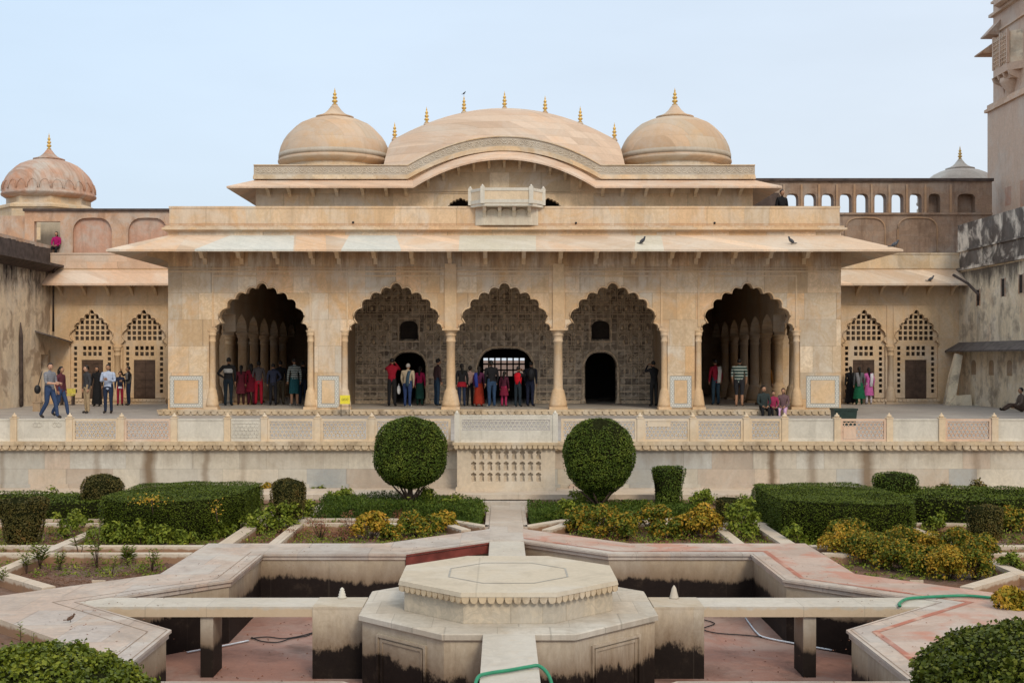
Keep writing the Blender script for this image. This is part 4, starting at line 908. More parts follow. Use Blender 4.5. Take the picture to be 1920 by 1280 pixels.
for s in (-1, 1):
    wg = thing('palace_wing', 'pale wing with two pierced screen doors and a pink eave '+('left' if s < 0 else 'right')+' of the pavilion', 'palace wing', (s*15.8, WY, 1.3), 'low wings beside the pavilion')
    xin, xout = s*11.8, s*(19.8 if s < 0 else 20.2)
    xa, xb = min(xin, xout), max(xin, xout)
    mb = MB(); cs = (s*15.72, s*18.0); cs = tuple(sorted(cs))
    m1 = (cs[0]+cs[1])/2
    lim = [xa, cs[0]-1.1, m1, cs[1]+1.1, xb]
    mb.box(xa, lim[1], WY, WY+.4, 1.3, 6.0); mb.box(lim[3], xb, WY, WY+.4, 1.3, 6.0)
    for c, (q0, q1) in zip(cs, ((lim[1], m1), (m1, lim[3]))):
        bay(mb, q0, q1, 1.3, 6.0, [(c+.93, 1.3), (c+.93, 3.8)]+arch_pts(c, .93, 3.8, 5.42)[1:-1]+[(c-.93, 3.8), (c-.93, 1.3)], WY, WY+.22)
        mb.box(c-1.0, c+1.0, WY-.12, WY+.24, 1.3, 1.52); petals(mb, c-1.0, c+1.0, WY-.17, 1.5, .1, .16, .05)
    mb.box(xa, xb, WY, WY+.4, 6.0, 7.2); mb.box(m1-1.9, m1+1.9, WY-.03, WY, 5.62, 5.67)
    for c in cs:
        mb.box(c-1.02, c-.98, WY-.03, WY, 3.9, 5.62); mb.box(c+.98, c+1.02, WY-.03, WY, 3.9, 5.62)
        mb.tube([(x, WY-.0, z) for x, z in arch_pts(c, .93, 3.8, 5.42)], .03, 5)
    mb.build('wall', M['marble_plain'], wg)
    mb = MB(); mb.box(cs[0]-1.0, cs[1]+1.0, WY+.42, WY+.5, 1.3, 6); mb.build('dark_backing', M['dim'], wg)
    for c in cs: jali_screen(wg, c, WY+.10)
    mb = MB(); column(mb, m1, WY-.02, 1.3, 3.8, .13); mb.build('engaged_column', M['marble_plain'], wg)
    mb = MB(); ye = WY-1.05
    xo0, xo1 = (xa, xb)
    mb.yz([(ye, 6.48), (WY, 7.14), (WY, 7.02), (ye, 6.40)], xo0+.02, xo1-.02); mb.build('eave', M['pink'] if s < 0 else M['eave'], wg)
    mb = MB()
    for k in range(8): x = xa+.5+k*1.03; mb.yz([(WY, 6.95), (WY-.7, 6.52), (WY-.7, 6.42), (WY-.35, 6.3), (WY, 6.0)], x-.06, x+.06); mb.mark()
    mb.build_parts('eave_bracket', M['marble_plain'], wg)
    mb = MB(); mb.box(xa, xb, WY-.03, WY+.4, 7.2, 7.28); mb.box(xa, xb, WY, WY+.4, 7.28, 7.82); mb.box(xa, xb, WY-.03, WY+.43, 7.82, 7.88); mb.build('parapet', M['pink'] if s < 0 else M['marble_up'], wg)
    mb = MB(); mb.box(xa-3, xb+3 if s > 0 else xb, WY+.4, 66, 6.9, 7.1); mb.build('roof_deck', M['terrace'], wg)

# upper left storey
ul = thing('upper_terrace_wall', 'red plastered upper wall with blind arches above the left wing', 'wall', (-16, 55.6, 7.1))
Y = 55.6; k_ = F/Y
mb = MB(); xs_ = [WX(120, Y), WX(226, Y), WX(330, Y)]; zt = WZ(396, Y)
for i, (pa, pb, pc) in enumerate(((125, 223, 173), (230, 330, 277))):
    c = WX(pc, Y); bay(mb, WX(pa, Y), WX(pb, Y), 7.1, zt, [(c+.88, 7.1)]+seg_pts(c, .88, 8.9, WZ(408, Y))+[(c-.88, 7.1)], Y, Y+.15)
mb.box(WX(120, Y), WX(335, Y), Y+.15, Y+.4, 7.1, zt, 1); mb.box(WX(223, Y), WX(230, Y), Y, Y+.15, 7.1, zt); mb.box(WX(118, Y), WX(125, Y), Y, Y+.15, 7.1, zt)
mb.build('wall', [M['redplaster'], M['pinkpaint']], ul)
mb = MB(); mb.box(WX(44, Y), WX(335, Y), Y-.1, Y+.5, zt, zt+.11); mb.build('coping', M['darkstone'], ul)
mb = MB(); xw0, xw1, wz0_, wz1_ = WX(64, Y), WX(113, Y), WZ(464, Y), WZ(415, Y)
mb.box(WX(46, Y), xw0, Y, Y+.3, 7.1, zt); mb.box(xw1, WX(118, Y), Y, Y+.3, 7.1, zt); mb.box(xw0, xw1, Y, Y+.3, 7.1, wz0_); mb.box(xw0, xw1, Y, Y+.3, wz1_, zt)
mb.box(WX(0, Y)-2, WX(46, Y), Y+.5, Y+.8, 7.1, WZ(402, Y)); mb.build('side_wall', M['redplaster'], ul)
mb = MB(); mb.box(xw0-.3, xw1+.3, Y+1.6, Y+1.8, 7.1, zt); mb.build('room_wall', stone('room_plaster', [(.50, .44, .34), (.48, .42, .33)], (3, 3), joint=0, streak=.3), ul)
ld = thing('domed_kiosk', 'old red ribbed dome rising behind the left wall', 'dome', (WX(92, 62), 62, 9))
cx_, cy_ = WX(92, 62), 62.0; s_ = 1.0
dome(ld, cx_, cy_, 10.85, .99, ('reddome', 'marble_up', 'gold'), fh=.85, drum=True)
mb = MB(); mb.lathe([(2.5, 9.0), (2.5, 10.55), (2.62, 10.6), (2.62, 10.72), (2.2, 10.86)], (cx_, cy_, 0), 8, 0, False, rot=PI/8); mb.build('octagonal_base', M['marble_up'], ld)
mb = MB()
for k in range(24):
    a_ = 2*PI*k/24; P = []
    for q in range(0, 181, 30):
        th_ = a_+.115*math.cos(R(q)); z = 11.55+.45*math.sin(R(q)); r_ = np.interp(z-10.85, [.6, .9, 1.14, 1.4], [2.25, 2.25, 2.17, 2.06])*.99+.01
        P.append((cx_+r_*math.cos(th_), cy_+r_*math.sin(th_), z))
    mb.tube(P, .02, 4)
mb.build('petal_ribs', M['reddome'], ld)
# left side wall
lw = thing('courtyard_wall', 'streaked ochre courtyard wall on the left with a blackened ledge', 'wall', (-19.9, 45, 1.3))
X = -19.8
mb = MB(); mb.box(X-.5, X, 20, 52.9, 1.3, 7.3); mb.box(X-.5, X, 53.75, 54, 1.3, 7.3); mb.box(X-.5, X, 52.9, 53.75, 3.45, 7.3); mb.build('wall', M['ochre'], lw)
mb = MB(); mb.box(X-.9, X-.45, 52.8, 53.9, 1.3, 3.5); mb.build('doorway', M['dark'], lw)
mb = MB(); mb.box(X-.4, X-.02, 20, 54.3, 7.38, 8.02); mb.box(X-.6, X+.6, 20, 54.3, 7.24, 7.34); mb.xz([(X, 7.24), (X+.5, 7.24), (X, 7.0)], 20, 54)
for i in range(60):
    y = 44+i*.17; mb.box(X-.38, X-.04, y, y+.12+.05*random.random(), 8.02, 8.03+.07*random.random())
mb.build('ledge', M['darkstone'], lw)
mb = MB(); mb.box(X-3, X-.4, 40, 55.5, 7.0, 8.3); mb.build('backing', M['redplaster'], lw)
mb = MB()
for i in range(14): y = 47.2+i*.5; mb.yz([(y, 7.0), (y+.05, 7.0), (y+.05, 6.5-.3*random.random()), (y, 6.5)], X+.002, X+.03)
mb.build('stain_ribs', M['ochre'], lw)
o = MB().yz([(52.2, 4.47), (53.95, 4.30), (53.95, 4.24), (52.2, 4.41)], X+.0, X+.95)
for i, v in enumerate(o.v): o.v[i] = (v[0], v[1], v[2]-(.28 if v[0] > X+.5 else 0))
o = tag(o.build('door_canopy', M['slate']), 'small slate canopy over the dark doorway at the left', 'canopy')
mb = MB(); mb.tube([(-19.72, 50.5, 1.3), (-19.7, 50.5, 1.35), (-19.72, 50.5, 4.2), (-19.74, 50.5, 4.75)], [.07, .085, .085, .02], 8)
tag(mb.build('wall_post', M['darkstone']), 'tall dark post standing against the ochre wall', 'post')
mb = MB(); mb.tube([(-19.6, 53.8, 4.45), (-19.6, 53.8, 7.0), (-19.3, 53.4, 7.3)], .05, 8); tag(mb.build('drain_pipe', M['darkstone']), 'dark drain pipe above the slate canopy in the left corner', 'drain pipe')
# right side wall
rw = thing('weathered_wall', 'black stained plaster wall with a lean-to roof on the right', 'wall', (20.1, 45, 1.3))
X = 19.85
mb = MB(); mb.box(X, X+.5, 20, 54, 1.3, 7.1); mb.build('wall', M['greywall'], rw)
mb = MB(); mb.box(X+.02, X+.5, 20, 54.2, 7.22, 9.1); mb.box(X-.12, X+.5, 20, 54.2, 7.08, 7.2); mb.box(X-.05, X+.5, 20, 54.2, 7.9, 7.98); mb.build('parapet', M['blackwall'], rw)
mb = MB(); mb.xz([(X, 3.98), (X-.62, 3.62), (X-.62, 3.56), (X, 3.78)], 20, 54); mb.build('lean_to_roof', M['slate'], rw)
mb = MB()
for y in (52.3, 50.4, 48.6, 46.9):
    mb.yz([(y-.25, 2.6), (y+.25, 2.6)]+ogive_pts(y, .25, 3.0, 3.22, 4), X-.012, X+.003); mb.mark()
mb.build_parts('blind_niche', M['inner'], rw)
for (y0_, y1_, z0_, z1_) in ((51.6, 51.95, 5.5, 6.15), (49.0, 49.4, 5.75, 6.45), (47.3, 47.7, 5.8, 6.5)):
    mb = MB(); mb.box(X-.006, X+.01, y0_, y1_, z0_, z1_, 0)
    for yy in (y0_, y1_): mb.box(X-.03, X, yy-.03, yy+.03, z0_-.03, z1_+.03, 1)
    mb.build('slit_window', [M['dark'], M['redplaster']], rw)
mb = MB(); mb.tube([(19.2, 52.9, 6.85), (19.6, 52.3, 6.45), (19.78, 51.6, 5.95), (19.76, 51.6, 5.7)], .06, 8); tag(mb.build('drain_pipe', M['darkstone']), 'dark slanting drain pipe on the right stained wall', 'drain pipe')
mb = MB(); mb.xz([(18.75, 1.3), (19.15, 1.3), (19.5, 3.4), (19.25, 3.5), (19.0, 2.6)], 52.6, 52.9); mb.xz([(18.8, 1.3), (19.75, 1.3), (19.7, 1.75), (19.1, 1.7)], 52.2, 52.6)
tag(mb.build('broken_stone', M['greywall']), 'leaning broken stone slab in the right corner of the terrace', 'stone slab')
# right arcade above the wing
AY = 58.0; ra = thing('arcade_wall', 'dark brown arcaded wall with sky showing through its small arches', 'arcade wall', (17, AY, 7.1))
mb = MB(); zt, z1, z0 = WZ(340, AY), WZ(363, AY), WZ(399, AY)
ctr = [1453, 1486, 1519, 1552, 1586, 1617, 1651, 1683, 1717, 1752, 1812]
bnd = [1420]+[(a_+b_)/2 for a_, b_ in zip(ctr[:-1], ctr[1:])]+[1860]
for i, c in enumerate(ctr):
    xc = WX(c, AY); hw = .28 if c != 1812 else .42; xa, xb = WX(bnd[i], AY), WX(bnd[i+1], AY)
    bay(mb, xa, xb, z0, zt, [(xc+hw, z0)]+seg_pts(xc, hw, z1-.25, z1, 4)+[(xc-hw, z0)], AY, AY+.5)
mb.box(WX(1420, AY), WX(1860, AY), AY, AY+.6, 7.0, z0-.1); mb.box(WX(1420, AY), WX(1860, AY), AY-.08, AY+.6, z0-.1, z0)
mb.box(WX(1735, AY), WX(1860, AY), AY+.5, AY+.7, z0, zt)
mb.box(WX(1420, AY), WX(1562, AY), AY+.5, AY+.7, z0, WZ(384, AY))
mb.build('wall', M['brownwall'], ra)
mb = MB(); mb.box(WX(1410, AY), WX(1862, AY), AY-.12, AY+.6, zt, zt+.13); mb.build('coping', M['darkstone'], ra)
mb = MB()
for pc in (1622, 1720):
    c = WX(pc, AY); pt = seg_pts(c, .93, WZ(430, AY), WZ(408, AY)); mb.tube([(c+.93, AY-.01, 7.1)]+[(x, AY-.01, z) for x, z in pt]+[(c-.93, AY-.01, 7.1)], .05, 5)
for i in range(len(bnd)-1): x = WX(bnd[i], AY); mb.box(x-.05, x+.05, AY-.06, AY, z0, zt-.15)
mb.build('arch_moulding', stone('arch_trim', [(.42, .27, .17), (.40, .25, .15)], (2, 2), joint=0, streak=.3), ra)
mb = MB(); ex = WX(1398, 50.0); mb.box(ex, ex+.25, 49.8, 50.2, 7.95, 9.8)
xq = WX(1412, 52.5); mb.box(xq, xq+1.1, 52.5, 52.9, 7.95, 10.3); mb.build('passage_wall', M['darkstone'], ra)
rd = thing('domed_kiosk', 'pale low dome with a gold finial behind the brown arcade', 'dome', (WX(1800, 66), 66, 9))
dome(rd, WX(1800, 66), 66.0, 11.05, .97, ('greydome', 'greydome', 'gold'), fh=.75); mb = MB(); mb.lathe([(2.2, 8), (2.2, 11.3)], (WX(1800, 66), 66, 0), 16); mb.build('base', M['marble_up'], rd)
# tower
tw_ = thing('palace_tower', 'tall pink plastered tower with an oriel window at the right edge', 'tower', (25, 55, 1.3)); X = 23.45
mb = MB(); mb.box(X, X+6, 46, 60, 7.0, WZ(212, 60)); z2 = WZ(212, 60)
mb.box(X+.2, X+6, 46, 59.8, z2+.35, 25); mb.build('wall', M['tower'], tw_)
mb = MB(); mb.box(X-.12, X+6, 45.9, 60.12, z2, z2+.14); mb.box(X-.02, X+6, 46, 60.02, z2+.14, z2+.35); mb.build('moulding', M['pink'], tw_)
mb = MB()
for (zc, pr, y0_) in ((WZ(104, 59.4), .92, 58.9), (WZ(70, 59.4), .62, 58.9)):
    mb.xz([(X+.2, zc+.72), (X+.2-pr, zc+.06), (X+.2-pr, zc), (X+.2, zc)], y0_, 59.8); mb.mark()
mb.build_parts('eave', M['redplaster'], tw_)
mb = MB(); ox = X-.35; mb.prism([(X+.2, 58.9), (ox, 58.4), (ox, 56.8), (X+.2, 56.3)], 16.5, 16.85); mb.prism([(X+.2, 58.8), (ox+.05, 58.35), (ox+.05, 56.85), (X+.2, 56.4)], 16.85, 18.3, 1)
for (x, y) in ((ox+.02, 58.4), (ox+.02, 56.8), (ox+.02, 57.6)): mb.box(x-.06, x+.06, y-.06, y+.06, 16.85, 18.4)
mb.prism([(X+.2, 58.5), (ox+.2, 58.2), (ox+.2, 57.0), (X+.2, 56.7)], 16.2, 16.5); mb.lathe([(.08, -1.1), (.25, -.8), (.3, -.5), (.5, -.25), (.55, 0)], (X+.2, 57.6, 16.3), 10)
mb.mark(); mb.prism([(X+.2, 58.9), (ox, 58.4), (ox, 56.8), (X+.2, 56.3)], 19.9, 20.2); mb.prism([(X+.2, 58.6), (ox+.1, 58.2), (ox+.1, 57.0), (X+.2, 56.6)], 20.2, 21.5)
mb.build_parts('oriel', [M['tower'], M['greywall']], tw_)
for k in range(4):
    mb = MB(); y = 56.7+k*.6; mb.xz([(X+.2, 16.5), (ox-.02, 16.5), (ox+.05, 16.3), (X+.1, 16.1), (X+.2, 15.75)], y-.06, y+.06); mb.build('oriel_bracket', M['tower'], tw_)
mb = MB()
for k in range(9): y = 56.85+k*.19; mb.box(ox-.02, ox+.02, y-.015, y+.015, 16.9, 18.3)
for k in range(7): z = 17.0+k*.19; mb.box(ox-.025, ox+.015, 56.8, 58.4, z-.015, z+.015)
mb.build('oriel_lattice', M['pink'], tw_)
mb = MB(); mb.box(X+.02, X+6, 46, 59.95, 19.75, 19.88); mb.box(X+.1, X+6, 46, 59.88, 18.85, 18.93); mb.box(X+.1, X+6, 46, 59.88, 20.4, 20.5); mb.build('moulding', M['pink'], tw_)
mb = MB()
for (y0_, y1_, z0_, z1_) in ((57.2, 57.9, WZ(385, 57.5), WZ(350, 57.5)), (55.2, 56.2, WZ(388, 56), WZ(338, 56))): mb.box(X-.004, X+.1, y0_, y1_, z0_, z1_)
mb.build('window', M['pinkpaint'], tw_)
#PART2
# ---------------------------------------------------------------- foliage
def leaf_mesh(name, C, Nn, size, mats, core=None, aspect=.55, jitter=.6, mi=0, sizevar=.35, up=0.0):
    """C,Nn (n,3) -> mesh of one folded leaf-shaped face each; core: MB added first"""
    n = len(C); rd = rng.normal(size=(n, 3)); nn = Nn+rd*jitter; nn /= np.linalg.norm(nn, axis=1, keepdims=True)+1e-9
    t = rng.normal(size=(n, 3)); t[:, 2] += up; t -= nn*(t*nn).sum(1, keepdims=True); t /= np.linalg.norm(t, axis=1, keepdims=True)+1e-9
    b = np.cross(nn, t); s = (size*(1+rng.uniform(-sizevar, sizevar, n)))[:, None]
    V = np.stack([C-t*s, C+b*s*aspect+t*s*.1, C+t*s, C-b*s*aspect+t*s*.1], 1)
    V[:, 0] -= nn*s*.15; V[:, 2] -= nn*s*.25
    V = V.reshape(-1, 3)
    cv, cf = (np.array(core.v), core.f) if core and core.v else (np.zeros((0, 3)), [])
    k = len(cv); me = bpy.data.meshes.new(name)
    me.from_pydata([tuple(p) for p in cv], [], cf) if k and not n else None
    loops = []; tot = []; mi_ = []
    for f, m_ in zip(cf, core.mi if core else []): loops += f; tot.append(len(f)); mi_.append(m_)
    L = np.concatenate([np.array(loops, dtype=np.int32), np.arange(4*n, dtype=np.int32)+k]); T = np.concatenate([np.array(tot, dtype=np.int32), np.full(n, 4, np.int32)])
    me.vertices.add(k+4*n); me.vertices.foreach_set('co', np.concatenate([cv.reshape(-1), V.reshape(-1)]))
    me.loops.add(len(L)); me.loops.foreach_set('vertex_index', L)
    me.polygons.add(len(T)); st = np.concatenate([[0], np.cumsum(T)[:-1]]).astype(np.int32); me.polygons.foreach_set('loop_start', st)
    try: me.polygons.foreach_set('loop_total', T)
    except Exception: pass
    for m_ in (mats if isinstance(mats, (list, tuple)) else [mats]): me.materials.append(m_)
    me.polygons.foreach_set('material_index', np.concatenate([np.array(mi_, dtype=np.int32), np.full(n, mi, np.int32)]))
    me.update(calc_edges=True); me.validate(); return me
M['shade_core'] = plain('painted_leaf_shade', (.016, .018, .007), 1.0, .4, 14, spec=0)  # near-black core: shade between the leaves painted in as colour
def lift(Nn, k=.95):
    N2 = Nn*np.array([.45, .45, 1.0])+np.array([0, 0, k]); return N2/np.linalg.norm(N2, axis=1, keepdims=True)
def s_revolve(n, prof):
    """random points on a surface of revolution given as [(r,z)...], local"""
    P = np.array(prof); seg = P[1:]-P[:-1]; ln = np.linalg.norm(seg, axis=1)*(P[1:, 0]+P[:-1, 0])/2; pr = ln/ln.sum()
    k = rng.choice(len(seg), n, p=pr); t = rng.random(n); q = P[k]+seg[k]*t[:, None]; a_ = rng.random(n)*2*PI
    nr = np.stack([seg[k, 1], -seg[k, 0]], 1); nr /= np.linalg.norm(nr, axis=1, keepdims=True)+1e-9
    return np.stack([q[:, 0]*np.cos(a_), q[:, 0]*np.sin(a_), q[:, 1]], 1), np.stack([nr[:, 0]*np.cos(a_), nr[:, 0]*np.sin(a_), nr[:, 1]], 1)
def wob(C, Nn, amp, f=3.0, ph=0.0):
    d_ = np.sin(C[:, 0]*f+ph)*np.cos(C[:, 1]*f*1.3+ph*2)+np.sin(C[:, 2]*f*1.7+ph)*.7+.5*np.sin(C[:, 0]*f*2.7-C[:, 2]*f*2.1+ph)
    return C+Nn*(d_*amp*.5)[:, None]
def topiary(name, lb, x, y, prof, n, size, mat, cat='topiary shrub', trunk=None, group=None, base=-.17, ph=0.0, amp=.05):
    t = thing(name, lb, cat, (x, y, base), group, world=False)
    C, Nn = s_revolve(n, prof); C = wob(C, Nn, amp, 4, ph); C += Nn*rng.normal(0, size*.45, (n, 1))
    ns = n//28; C2, N2 = s_revolve(ns, prof); C2 += N2*size*1.6; C = np.vstack([C, C2]); Nn = np.vstack([Nn, N2])
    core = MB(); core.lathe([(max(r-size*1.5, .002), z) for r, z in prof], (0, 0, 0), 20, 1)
    link('foliage', leaf_mesh('foliage', C, lift(Nn, .42), size, [mat, M['shade_core']], core, jitter=.5), t)
    mb = MB()
    if trunk:
        h, r = trunk; mb.tube([(0, 0, 0), (.01, .0, h*.5), (-.01, 0, h+.1)], [r*1.3, r, r*.9], 8)
        for a_, l_ in ((.4, .9), (2.6, .8), (4.2, .7), (5.5, .8), (3.4, 1.0)):
            mb.tube([(0, 0, h*.55), (math.cos(a_)*l_*.18, math.sin(a_)*l_*.18, h*.85), (math.cos(a_)*l_*.42, math.sin(a_)*l_*.42, h*1.25)], [r*.6, r*.45, r*.25], 5)
    else: mb.tube([(0, 0, 0), (0, 0, .25)], [.05, .04], 6)
    mb.build('trunk', M['bark'], t); return t
# the two big ball topiaries (slightly squared balls)
def ballprof(r, zc, sq=.9, low=.9):
    out = []
    for i in range(17):
        a_ = -PI/2+PI*i/16; c, s = math.cos(a_), math.sin(a_)
        out.append((r*abs(c)**sq if i not in (0, 16) else .01, zc+r*(low if s < 0 else 1)*math.copysign(abs(s)**sq, s)))
    return out
TYy = 26.6
topiary('ball_topiary', 'large clipped green ball tree with forked trunk left of the garden path', WX(769.5, TYy), TYy, ballprof(.785, 1.42, .93, .95), 17000, .021, M['leaf_dark'], 'topiary tree', (.62, .06), 'clipped ball trees flanking the path', ph=1)
topiary('ball_topiary', 'large clipped green ball tree with skirted trunk right of the garden path', WX(1123, TYy), TYy, [(.01, .40), (.14, .44), (.26, .60), (.50, .74), (.66, .94), (.745, 1.18), (.755, 1.45), (.70, 1.74), (.58, 1.96), (.40, 2.09), (.2, 2.15), (.01, 2.17)], 17000, .021, M['leaf_dark'], 'topiary tree', (.5, .065), 'clipped ball trees flanking the path', ph=4)
G_ = 'small clipped topiaries in the garden'
def cyl(r0, r1, z0, z1, rd=.12): return [(.01, z0), (r0*.85, z0+.01), (r0, z0+.08), (r1, z1-rd*1.1), (r1-rd*.3, z1-rd*.3), (r1-rd*1.1, z1), (.01, z1+.02)]
topiary('bucket_topiary', 'dark flat topped topiary tapering downward, right of the right ball tree', WX(1252, 27.2), 27.2, cyl(.26, .36, .10, 1.06, .06), 5200, .018, M['leaf_dark'], group=G_)
topiary('drum_topiary', 'dark rounded drum topiary behind the big hedge on the right', WX(1678, 26.6), 26.6, cyl(.38, .46, .2, .97, .12), 5200, .018, M['leaf_dark'], group=G_, ph=2)
topiary('drum_topiary', 'bronze green round topped topiary behind the big hedge on the left', WX(193, 26.4), 26.4, cyl(.40, .43, .2, .97, .22), 5200, .018, M['leaf_brown'], group=G_, ph=3)
topiary('drum_topiary', 'rounded dark topiary on a slanting stem between hedge and left ball tree', WX(541, 25.0), 25.0, cyl(.30, .36, .30, 1.01, .17), 4200, .017, M['leaf_brown'], group=G_, ph=5)
topiary('bucket_topiary', 'big bronze topiary narrowing to its foot at the far left', WX(42, 22.6), 22.6, cyl(.27, .46, .08, .90, .08), 6500, .018, M['leaf_brown'], group=G_, ph=6)
topiary('drum_topiary', 'dark squat topiary standing on bare stems at the far right', WX(1846, 22.9), 22.9, cyl(.26, .34, .14, .73, .10), 4200, .017, M['leaf_brown'], group=G_, ph=7)
topiary('box_topiary', 'small dark boxy topiary behind the round leafy shrub right of centre', WX(1366, 25.2), 25.2, cyl(.25, .28, .05, .62, .05), 2800, .018, M['leaf_brown'], group=G_, ph=8)
topiary('knob_topiary', 'small round bush knob peeping over the right hedge', WX(1487, 27.4), 27.4, ballprof(.15, .52), 800, .018, M['leaf_dark'], group=G_, ph=8)
def hedge(lb, poly, z0, z1, n, size, mat, group='clipped garden hedges', amp=.05, name='hedge', bev=.07):
    cx = sum(p[0] for p in poly)/len(poly); cy = sum(p[1] for p in poly)/len(poly); t = thing(name, lb, 'hedge', (cx, cy, z0), group, world=False)
    P = np.array(poly)-[cx, cy]; m = len(P); Q = np.roll(P, -1, 0); L = np.linalg.norm(Q-P, axis=1); area = abs(sum(P[i, 0]*Q[i, 1]-Q[i, 0]*P[i, 1] for i in range(m)))/2
    sgn = 1 if sum(P[i, 0]*Q[i, 1]-Q[i, 0]*P[i, 1] for i in range(m)) > 0 else -1
    H = z1-z0; ns = int(n*L.sum()*H/(L.sum()*H+area)); k = rng.choice(m, ns, p=L/L.sum()); tt = rng.random(ns)[:, None]
    A = P[k]+(Q[k]-P[k])*tt; e = (Q[k]-P[k])/L[k][:, None]; nr = np.stack([e[:, 1], -e[:, 0]], 1)*sgn; zz = rng.random(ns)*H
    ins = np.clip((zz-(H-bev*2))/(bev*2), 0, 1)**2*bev
    C1 = np.column_stack([A-nr*ins[:, None], zz]); N1 = np.column_stack([nr, np.full(ns, .15)])
    tri = rng.integers(0, m, (n-ns)*1); u = np.sqrt(rng.random(n-ns))[:, None]; v = rng.random(n-ns)[:, None]
    ar = np.array([abs(P[i, 0]*Q[i, 1]-Q[i, 0]*P[i, 1]) for i in range(m)]); tri = rng.choice(m, n-ns, p=ar/ar.sum())
    B = (P[tri]*(1-v)+Q[tri]*v)*u; C2 = np.column_stack([B, np.full(n-ns, H)]); N2 = np.tile([0, 0, 1.0], (n-ns, 1))
    C = np.vstack([C1, C2]); Nn = np.vstack([N1, N2]); C = wob(C, Nn, amp, 2.2, cx); C += Nn*rng.normal(0, size*.45, (len(C), 1))
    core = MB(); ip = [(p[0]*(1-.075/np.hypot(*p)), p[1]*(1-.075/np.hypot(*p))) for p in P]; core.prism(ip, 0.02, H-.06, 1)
    link('foliage', leaf_mesh('foliage', C, lift(Nn, 1.3), size, [mat, M['shade_core']], core, jitter=.35), t)
    mb = MB()
    for i in range(5): mb.tube([(P[i % m][0]*.6, P[i % m][1]*.6, -.0), (P[i % m][0]*.6, P[i % m][1]*.6, .12)], .02, 5)
    mb.build('stems', M['bark'], t); return t
hedge('long dark box hedge with bright clipped top in the left bed', [(-7.72, 23.5), (-7.2, 23.15), (-6.0, 23.2), (-5.55, 23.6), (-5.25, 24.7), (-5.22, 26.6), (-7.0, 26.9), (-7.72, 26.2), (-7.74, 24.2)], -.17, .62, 52000, .0165, M['leaf_hedge'])
hedge('long dark box hedge with bright clipped top in the right bed', [(5.22, 23.3), (6.4, 22.95), (7.55, 23.05), (7.8, 23.6), (7.8, 25.8), (7.4, 26.7), (5.5, 26.9), (5.22, 26.2)], -.17, .60, 52000, .0165, M['leaf_hedge'])
hedge('low clipped hedge at the far left below the wall', [(-13.4, 25.2), (-8.1, 25.6), (-8.15, 27.5), (-13.4, 27.6)], -.17, .34, 16000, .024, M['leaf_hedge'])
hedge('low clipped hedge at the far right below the wall', [(8.1, 25.2), (9.8, 24.6), (11.3, 25.4), (11.6, 27.3), (8.15, 27.6)], -.17, .47, 13000, .024, M['leaf_hedge'])
def cover(lb, poly, z0, z1, n, size):
    xs_ = [p[0] for p in poly]; ys_ = [p[1] for p in poly]; C = []
    while len(C) < n:
        x = random.uniform(min(xs_), max(xs_)); y = random.uniform(min(ys_), max(ys_)); ins = False; j = len(poly)-1
        for i in range(len(poly)):
            if (ys_[i] > y) != (ys_[j] > y) and x < (xs_[j]-xs_[i])*(y-ys_[i])/(ys_[j]-ys_[i])+xs_[i]: ins = not ins
            j = i
        if ins: C.append((x, y, z0+(z1-z0)*(random.random()**.8)*(1+.12*math.sin(x*3)*math.cos(y*4))))
    C = np.array(C); Nn = np.column_stack([rng.normal(0, .6, n), rng.normal(-.5, .5, n), rng.uniform(.2, .8, n)])
    core = MB(); core.prism([(p[0]*.985+.015*sum(xs_)/len(xs_), p[1]*.99+.01*sum(ys_)/len(ys_)) for p in poly], z0, z0+(z1-z0)*.3)
    o = link('ground_cover', leaf_mesh('ground_cover', C, Nn, size, M['grass'], core, aspect=.28, up=1.6)); stuff(o, lb, 'ground cover')
cover('dense green ground cover in the bed left of the garden path', [(-4.0, 25.7), (-1.3, 25.7), (-.5, 24.9), (-.45, 27.0), (-1.6, 27.6), (-4.0, 27.85)], -.17, .30, 17000, .035)
cover('dense green ground cover in the bed right of the garden path', [(4.0, 25.7), (1.3, 25.7), (.5, 24.9), (.45, 26.9), (2.2, 27.1), (4.0, 27.2)], -.17, .20, 15000, .035)
def bush(name, lb, x, y, r, h, n, size, mat, cat='shrub', group=None, base=-.17, stems=7, aspect=.55, clumps=14, fill=.75, z_lo=.15, stemmat='bark', up=0.0, stem_r=.012):
    t = thing(name, lb, cat, (x, y, base), group, world=False, rz=random.random()*6)
    cl = []
    for i in range(clumps):
        a_ = random.random()*6.28; q = math.sqrt(random.random())*.68; zc = h*(z_lo+(.86-z_lo)*random.random()*(1-.35*q)); cl.append((math.cos(a_)*q*r, math.sin(a_)*q*r, zc, r*random.uniform(.26, .42)))
    k = rng.integers(0, clumps, n); cc = np.array(cl)[k]; dr = rng.normal(size=(n, 3)); dr /= np.linalg.norm(dr, axis=1, keepdims=True); dr[:, 2] = np.where(dr[:, 2] < -.4, -dr[:, 2], dr[:, 2])
    rr = rng.uniform(fill, 1.05, n)[:, None]*cc[:, 3:4]; C = cc[:, :3]+dr*rr; C[:, 2] = np.clip(C[:, 2], .02, h*1.08)
    link('foliage', leaf_mesh('foliage', C, dr+np.array([0, 0, .35]), size, mat, None, aspect, up=up), t)
    mb = MB()
    for i in range(stems):
        c = cl[i % clumps]; mb.tube([(c[0]*.15, c[1]*.15, 0), (c[0]*.5, c[1]*.5, c[2]*.5), (c[0], c[1], c[2])], [stem_r, stem_r*.8, stem_r*.5], 5)
    mb.build('stem', M[stemmat], t); return t
def near_px(px, py, z=-.17): D = GD(py, z); return WX(px, D), D
